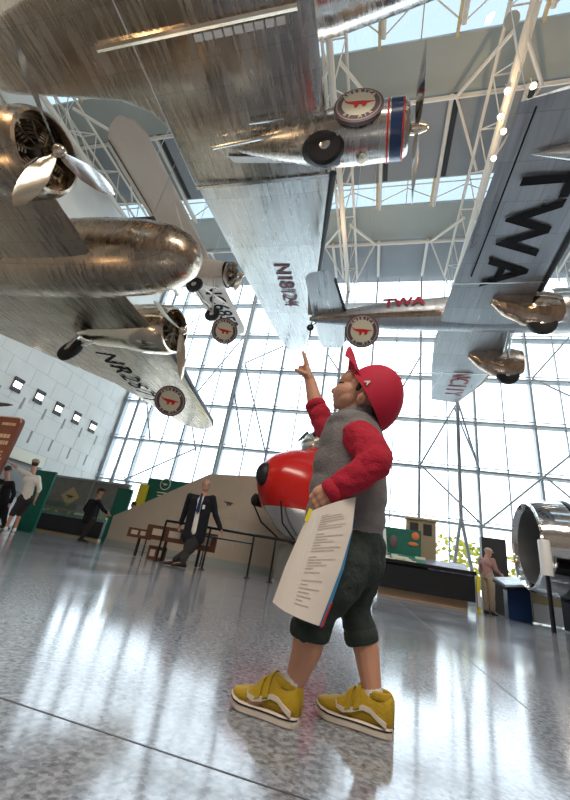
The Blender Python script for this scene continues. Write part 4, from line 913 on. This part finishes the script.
b.cap(c(354, 407), c(353, 438), .046, .046).cap(c(362, 408), c(360, 440), .043, .046)
ear = MB().ell(c(362, 397.5, -.078), (.012, .008, .021), RH, 12, 8)
b.ell(c(362, 397.5, -.074), (.016, .010, .024), RH, 14, 8).ell(c(362, 397.5, .074), (.016, .010, .024), RH, 14, 8)
b.chain([c(350, 455), c(350, 480), c(352, 545)], [.085, .09, .07])
# far arm raised, pointing
shR, elR, wrR = c(338, 434, .09), c(324, 425, .15), c(309.8, 379, .14)
b.chain([c(350, 440, .03), shR, elR, c(315, 402, .145), wrR], [.05, .045, .036, .032, .0225])
hp = wrR; up_ = (c(306.6, 366, .14)-wrR).normalized(); lf = V((-1, 0, 0)); lf = (lf-up_*lf.dot(up_)).normalized(); tw = up_.cross(lf)
for i in (-1, 0, 1): b.cap(wrR+tw*.010*i, wrR+up_*.045+tw*.013*i, .017, .0135)
b.cap(wrR+lf*.004, wrR+up_*.035+lf*.014, .018, .015)
kx = c(307.0, 365.5, .125)
b.cap(kx, c(305.4, 358.8, .122), .0108, .0096).cap(c(305.4, 358.8, .122), c(303.9, 354.6, .12), .0094, .0084).cap(c(303.9, 354.6, .12), c(303.0, 352.0, .118), .0083, .0068)
for i, (L_, dy) in enumerate(((.030, .138), (.028, .152), (.024, .164))):           # curled fingers
    p = c(305.5, 367.0+i*.5, dy); a = p+lf*L_*.75+up_*.004; e2 = a-up_*.017+lf*.002; f2 = e2-lf*.014
    b.cap(p, a, .0098, .0094).cap(a, e2, .0094, .0088).cap(e2, f2, .0084, .0074)
b.cap(c(304.5, 374, .118), c(300, 371.8, .112), .0115, .0098).cap(c(300, 371.8, .112), c(296.2, 370.2, .112), .0092, .0074)
# near arm, hand gripping the booklet
shL, elL, wrL = c(360, 437, -.09), c(375, 462, -.158), c(337, 489, -.155)
b.chain([c(352, 442, -.03), shL, elL, wrL], [.05, .047, .040, .026])
dh = (c(320, 499, -.16)-wrL).normalized(); nh = V((0, 1, .1)); nh = (nh-dh*nh.dot(dh)).normalized(); sh_ = dh.cross(nh)
if sh_.z < 0: sh_ = -sh_
for i in (-1, 0, 1): b.cap(wrL+sh_*.012*i, wrL+dh*.050+sh_*.017*i, .0215, .0175)
for i, L_ in enumerate((.036, .040, .038, .030)):                                   # fingers bend down over the edge and curl behind the paper
    p = wrL+dh*.052+sh_*((1.5-i)*.0150); a = p+(dh*.75-sh_*.25).normalized()*L_*.6+nh*.002; e2 = a+nh*.016-sh_*.006; f2 = e2-dh*.016+nh*.006
    b.cap(p, a, .0095, .009).cap(a, e2, .0088, .008).cap(e2, f2, .008, .0065)
b.cap(wrL+dh*.012-sh_*.018, wrL+dh*.030-sh_*.032, .0125, .011).cap(wrL+dh*.030-sh_*.032, wrL+dh*.052-sh_*.034, .0105, .0085)
# legs
b.chain([c(350, 548), c(343, 562, -.065), c(318, 600, -.08), c(307, 648, -.075), c(294, 684, -.07)], [.06, .06, .045, .040, .024])
b.chain([c(350, 548), c(356, 562, .06), c(353, 602, .045), c(366, 648, .04), c(372.5, 694, .035)], [.06, .056, .043, .036, .025])
b.cap(c(294, 686, -.07), V((-.27, 1.13, .03)), .024, .018).cap(c(372.5, 695, .035), V((-.05, 1.235, .03)), .024, .018)
blend(b.build('body', M_skin, K, True), .003, 3)
# ear hollow, eyes, brow
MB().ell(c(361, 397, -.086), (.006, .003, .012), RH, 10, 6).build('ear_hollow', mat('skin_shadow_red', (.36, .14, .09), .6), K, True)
for dy in (-.043, .043):
    e = MB().ell(c(342.0, 387.8, dy), (.0095, .0105, .0075), RH, 14, 10).build('eye', M_sock, K, True)
    MB().ell(c(340.7, 387.4, dy*1.07), (.0055, .0062, .0062), RH, 12, 8).build('iris', M_hair, e, True)
q = MB()
for s in (-1, 1): q.path([c(338.5, 383.2, s*.02), c(340.2, 382.2, s*.040), c(344, 382.2, s*.056)], [.002, .003, .0015], 6)
q.build('eyebrow', M_hair, K, True)
MB().ell(c(378, 415), (.030, .056, .030), RH, 20, 10).build('hair', M_hair, K, True)
for dy in (-.066, .066): MB().ell(c(359.5, 386, dy), (.010, .008, .020), RH, 12, 8).build('sideburn', M_hair, K, True)
# cap: dome standing on a tilted opening, brim, button, mark
o0, o1 = c(353.5, 375), c(384, 430); oc = (o0+o1)/2; av = (o1-o0); al = av.length/2; av.normalize(); nv_ = V((0, 1, 0)).cross(av); nv_.normalize()
if nv_.x < 0: nv_ = -nv_
lat = V((0, -1, 0)); dome = []; H_ = .134
for j in range(0, 13):
    a = radians(-4+94*j/12) if j < 12 else radians(89.5)
    ring = []
    for k_ in range(40):
        th = 2*pi*k_/40; ca = cos(a)
        sq = .93 if j else .97
        pz = math.copysign(abs(sin(a))**.92, sin(a))
        ring.append(oc+av*(al*1.0*ca*cos(th)+.010*sin(a)*0)+lat*(.094*ca**.85*sin(th) if ca > 0 else 0)+nv_*(H_*pz)-av*(.028*max(0, sin(a))*1.0))
    dome.append(ring)
inner = [[p+(oc-p)*.05 for p in r] for r in dome[::-1]]
CP = MB().loft(inner[0:13]+dome, caps=True).build('cap', M_capr, K, True, ang=70)
CP['label'] = 'red baseball cap with upturned brim and small white mark'
bf = (c(348.5, 349.5)-c(355.5, 373)); bl = bf.length; bf.normalize(); br0 = c(357.5, 374); bn = V((0, 1, 0)).cross(bf).normalized()
if bn.x > 0: bn = -bn
top_, bot_ = [], []; NS, NT = 16, 8
for i in range(NS+1):
    s_ = -1+2*i/NS; r1, r2 = [], []
    for jn in range(NT+1):
        tt = jn/NT; ext = bl*(1-.62*abs(s_)**3)
        th = s_*radians(62); root = oc-av*(al*.985*cos(th))+lat*(.092*sin(th))+nv_*.004; tipp = br0+lat*(.078*s_)+bf*ext+bn*(-.004+.034*s_*s_)
        p = root*(1-tt)+tipp*tt+bn*(-.008*sin(pi*tt))
        r1.append(p+bn*.0022); r2.append(p-bn*.0022)
    top_.append(r1+r2[::-1])
MB().loft(top_).build('brim', M_capr, CP, True, ang=50)
MB().ell(oc+nv_*(H_+.002)-av*.028, .006, nu=10, nv=6).build('button', M_capr, CP, True)
lp = c(367.6, 385, -.0); sd_ = None
# mark sits on the near front panel
best = None
for r in dome:
    for p in r:
        if p.y < YC:
            v_ = p-CAM; u_ = 285+FPX*v_.dot(RT)/v_.dot(FW); w2 = 400-FPX*v_.dot(UP)/v_.dot(FW); e_ = (u_-367.6)**2+(w2-385)**2
            if best is None or e_ < best[0]: best = (e_, p)
xm = av if (av.cross(nv_)).y < 0 else -av
text('A', 'white_mark', best[1]+V((-.002, -.004, 0)), xm, nv_, .022, M_whitep, CP, .002, .0012)

# fleece sweatshirt
q = MB()
q.ell(c(353, 449), (.112, .100, .078)).ell(c(349, 468), (.122, .108, .10)).ell(c(345, 492), (.118, .106, .09)).ell(c(344.5, 514), (.106, .102, .07))
q.cap(c(334, 530), c(358, 532), .078, .070).cap(c(333, 515), c(359, 517), .088, .080)
q.ell(c(352, 430), (.078, .10, .042)).cap(c(343, 433, .07), c(358, 435, -.07), .052, .055)
q.cap(c(376, 466), c(366, 505), .035, .045)
q.ell(c(346, 427), (.070, .10, .040)).cap(c(352, 440), c(350, 500), .11, .115)
sw = blend(q.build('sweatshirt', M_fleece, K, True), .006, 8, .006, .05)
sw['label'] = 'grey fleece sweatshirt body'
q = MB(); rings = []                                                  # ribbed collar and hem
nd = V((.18, 0, 1)).normalized(); nu_ = V((0, 1, 0)); nw = nd.cross(nu_)
def band(cc, ax1, ax2, r1, r2, th, hh2, axis, n=40):
    rr = []
    for k_ in range(n):
        t_ = 2*pi*k_/n; p = cc+ax1*r1*cos(t_)+ax2*r2*sin(t_); o_ = (ax1*cos(t_)/r1+ax2*sin(t_)/r2).normalized()
        rr.append([p+o_*th*cos(a)+axis*hh2*sin(a) for a in [2*pi*m/8 for m in range(8)]])
    rr.append(rr[0]); return rr
q.loft(band(c(355.5, 418), V((1, 0, .2)).normalized(), V((0, 1, 0)), .060, .060, .010, .022, nd), caps=False)
q.build('collar', M_fleece, K, True)
for name, pts, rs in (('sleeve', [c(355, 437, -.06), c(362, 440, -.095), c(371, 451, -.130), c(375, 462, -.155), c(359, 476, -.160), c(341, 486.5, -.158)], [.054, .057, .052, .050, .043, .037]),
                      ('sleeve', [c(343, 436, .07), c(336, 434, .09), c(325, 427, .15), c(318.5, 412, .15)], [.050, .052, .046, .043])):
    so = blend(MB().chain(pts, rs, 16).build(name, M_sleeve, K, True), .006, 4, .014, .035); so['label'] = 'red fleece sleeve'
    e_ = (pts[-1]-pts[-2]).normalized(); u1, u2 = perp(e_); cc = pts[-1]+e_*(.028 if rs[0] > .052 else .030)
    MB().loft(band(cc, u1, u2, rs[-1]*.80, rs[-1]*.80, .008, .018, e_, 28), caps=False).build('cuff', M_sleeve, so, True)
# trousers
q = MB()
q.cap(c(338, 545), c(358, 546), .083, .080).cap(c(342, 560, -.04), c(360, 561), .080, .074).ell(c(362, 558), (.058, .08, .062))
q.chain([c(344, 560, -.055), c(334, 582, -.075), c(318, 606, -.08), c(311, 628, -.078)], [.080, .073, .059, .049], 16)
q.chain([c(358, 560, .05), c(357, 585, .05), c(353, 604, .045), c(360.5, 632, .04)], [.072, .060, .051, .043], 16)
tr_ = blend(q.build('trousers', M_pants, K, True), .006, 4, .016, .04); tr_['label'] = 'dark green knit trousers cropped below the knee'
for a_, b_, r_ in ((c(311, 625, -.078), c(309.5, 634, -.077), .0475), (c(359.8, 630, .04), c(362.2, 641, .04), .0415)):
    e_ = (b_-a_).normalized(); u1, u2 = perp(e_); MB().loft(band((a_+b_)/2, u1, u2, r_, r_, .007, .020, e_, 30), caps=False).build('ribbed_hem', M_pants, tr_, True)
# socks and shoes
for cc_, a_ in ((c(294.5, 679, -.07), V((-.185, 1.13, .055))), (c(372, 690, .035), V((.025, 1.235, .05)))):
    MB().cap(a_, cc_, .022, .0275).build('sock', M_sock, K, True)
def boy_shoe(toe, heel, label):
    toe = V(toe); heel = V(heel); f = (toe-heel); L_ = f.length; f.normalize(); s = V((0, 0, 1)).cross(f); R_ = Matrix((f, s, V((0, 0, 1)))).transposed()
    P_ = lambda x, y, z_: heel+R_ @ V((x*L_, y, z_))
    st = [(-.0, .012), (.02, .022), (.08, .030), (.2, .033), (.35, .031), (.5, .032), (.65, .036), (.78, .037), (.88, .033), (.95, .024), (.99, .012)]
    def outl(z_, g=0, rise=0):
        a = [P_(x, w_+g, z_+(rise*max(0, x-.75)**2*16)) for x, w_ in st]; b2 = [P_(x, -w_-g, z_+(rise*max(0, x-.75)**2*16)) for x, w_ in st[::-1]]; return a+b2
    so = MB().loft([outl(.0, -.001, .012), outl(.004, .003, .012), outl(.020, .003, .012), outl(.023, .0, .012)]).build('sole', M_sole, K, True); so['label'] = label
    MB().loft([outl(.0165, .0042, .012), outl(.0195, .0042, .012)]).build('dark_sole_stripe', M_black, so)
    rings = []
    for x, w_, h in ((.0, .014, .078), (.03, .027, .086), (.10, .032, .086), (.2, .034, .082), (.30, .034, .092), (.38, .034, .096), (.46, .035, .085), (.56, .036, .070), (.68, .038, .056), (.80, .037, .048), (.90, .030, .040), (.965, .017, .032), (.985, .005, .028)):
        rise = .012*max(0, x-.75)**2*16; r_ = []
        for k_ in range(16):
            t_ = 2*pi*k_/16; yy = w_*math.copysign(abs(cos(t_))**.7, cos(t_)); zz2 = .018+rise+(h-.018)*(.5+.5*math.copysign(abs(sin(t_))**.75, sin(t_))); yy *= 1-.18*max(0, (zz2-.03)/.07) if x > .05 else 1
            r_.append(P_(x, yy, zz2))
        rings.append(r_)
    u_ = MB().loft(rings).build('upper', M_must, so, True, ang=60)
    MB().loft(band(P_(.20, 0, .082), f, s, .0305, .0245, .0065, .010, (V((0, 0, 1))+f*.10).normalized(), 28), caps=False).build('padded_collar', M_must, so, True)
    q = MB()
    for x in (.43, .54):
        h = .090 if x < .5 else .076
        q.loft([[P_(x-.035, y*.9, z_-.002), P_(x+.035, y*.9, z_-.008), P_(x+.035, y*1.08, z_-.001), P_(x-.035, y*1.08, z_+.006)] for y, z_ in ((.0375, h*.50), (.033, h*.78), (.022, h*.97), (0, h*1.05), (-.022, h*.97), (-.033, h*.78), (-.0375, h*.50))])
    q.build('strap', M_must, so, True)
    q = MB()
    for sg in (1, -1):                             # pale wavy side stripe
        pts = [(.06, .030), (.16, .038), (.26, .050), (.36, .052), (.48, .042), (.60, .036), (.68, .040), (.70, .050)]; rr = []
        for i, (x, z_) in enumerate(pts):
            h = .0052 if i < 6 else .0035; w_ = .0355+.003*(x > .4); w_ *= 1-.25*max(0, (z_-.03)/.07)
            rr.append([P_(x, sg*(w_-.004), z_-h), P_(x, sg*(w_+.0022), z_-h), P_(x, sg*(w_+.0018), z_+h), P_(x, sg*(w_-.004), z_+h)])
        q.loft(rr)
    q.build('side_stripe', M_sole, so)
boy_shoe((-.335, 1.165, 0), (-.148, 1.125, 0), 'mustard shoe on the forward foot')
boy_shoe((-.125, 1.265, 0), (.075, 1.225, 0), 'mustard shoe on the rear foot')

# booklet held at his side
T = thing('booklet', 'folded pale printed booklet hanging from the boy\'s near hand', 'booklet', c(300, 600, -.19))
def sheetmb(Lp, Rp, dyl, dyr, off=0, bow=.012, th=.0012, nrm=V((0, -1, 0))):
    q = MB(); rr = []; n = 12
    for i in range(n+1):
        t_ = i/n
        def lerp(P2): 
            x = t_*(len(P2)-1); a = min(int(x), len(P2)-2); f_ = x-a; return (P2[a][0]*(1-f_)+P2[a+1][0]*f_, P2[a][1]*(1-f_)+P2[a+1][1]*f_)
        l_ = lerp(Lp); r_ = lerp(Rp); A_ = c(l_[0], l_[1], dyl[0]+(dyl[1]-dyl[0])*t_); B_ = c(r_[0], r_[1], dyr[0]+(dyr[1]-dyr[0])*t_)
        row = []
        for jn in range(9): s_ = jn/8; p = A_+(B_-A_)*s_+nrm*(bow*sin(pi*s_)+off); row.append(p)
        rr.append(row+[p+nrm*-th for p in row[::-1]])
    return q.loft(rr)
Lf = [(316, 509), (307, 535), (296, 568), (284, 611)]; Rf = [(356, 497), (352, 530), (341, 568), (319, 626)]
M_page = M_paper
sheetmb([(x+1.5, y) for x, y in Lf], [(355.5, 498), (352.5, 531), (343.5, 569), (323, 627)], (-.171, -.174), (-.151, -.170), off=-.004).build('back_cover', M_blue, T, True)
a_ = c(325, 609, -.1435); 
sheetmb([(330.5, 603), (320, 628)], [(333, 602), (322.6, 627)], (-.1765, -.1775), (-.1725, -.1735), off=0, bow=0).build('red_corner', M_red, T)
sheetmb(Lf, Rf, (-.176, -.180), (-.156, -.176), bow=.014).build('front_page', M_page, T, True)
sheetmb([(309, 513), (299, 535), (285, 567), (272.5, 602)], Lf, (-.165, -.160), (-.1755, -.1795), bow=.003).build('folded_page', M_page, T, True)
q = MB()
rnd = random.Random(5)
for i in range(30):
    t_ = .12+.82*i/30
    if i in (7, 15, 22): continue
    def lerp(P2, t_=t_): x = t_*(len(P2)-1); a = min(int(x), len(P2)-2); f_ = x-a; return (P2[a][0]*(1-f_)+P2[a+1][0]*f_, P2[a][1]*(1-f_)+P2[a+1][1]*f_)
    l_, r_ = lerp(Lf), lerp(Rf); A_ = c(l_[0], l_[1], -.176-.004*t_); B_ = c(r_[0], r_[1], -.156-.020*t_); e0 = rnd.uniform(.50, .86) if i % 4 else .4
    pts = [A_+(B_-A_)*s_+V((0, -1, 0))*(.014*sin(pi*s_)+.0007) for s_ in [.22+(e0-.22)*m/5 for m in range(6)]]
    dn = V((.0, 0, -.0022)); q.loft([[p, p+dn, p+dn+V((0, -.0003, 0)), p+V((0, -.0003, 0))] for p in pts])
q.build('printed_lines', M_print, T)
q = MB(); q.loft([[c(x+1.2, y+3, -.1795-.003*t_)+V((dx, 0, 0)) for dx in (0, .0035)] for (x, y), t_ in zip(Lf[:3], (0, .33, .66))], wrap=False, caps=False)
q.build('fold_highlight', M_whitep, T)  # white strip paints the highlight along the fold
MB().box(c(308.5, 515, -.172), (.010, .002, .035), Matrix.Rotation(.25, 3, 'Y')).build('yellow_tab', M_yel, T)
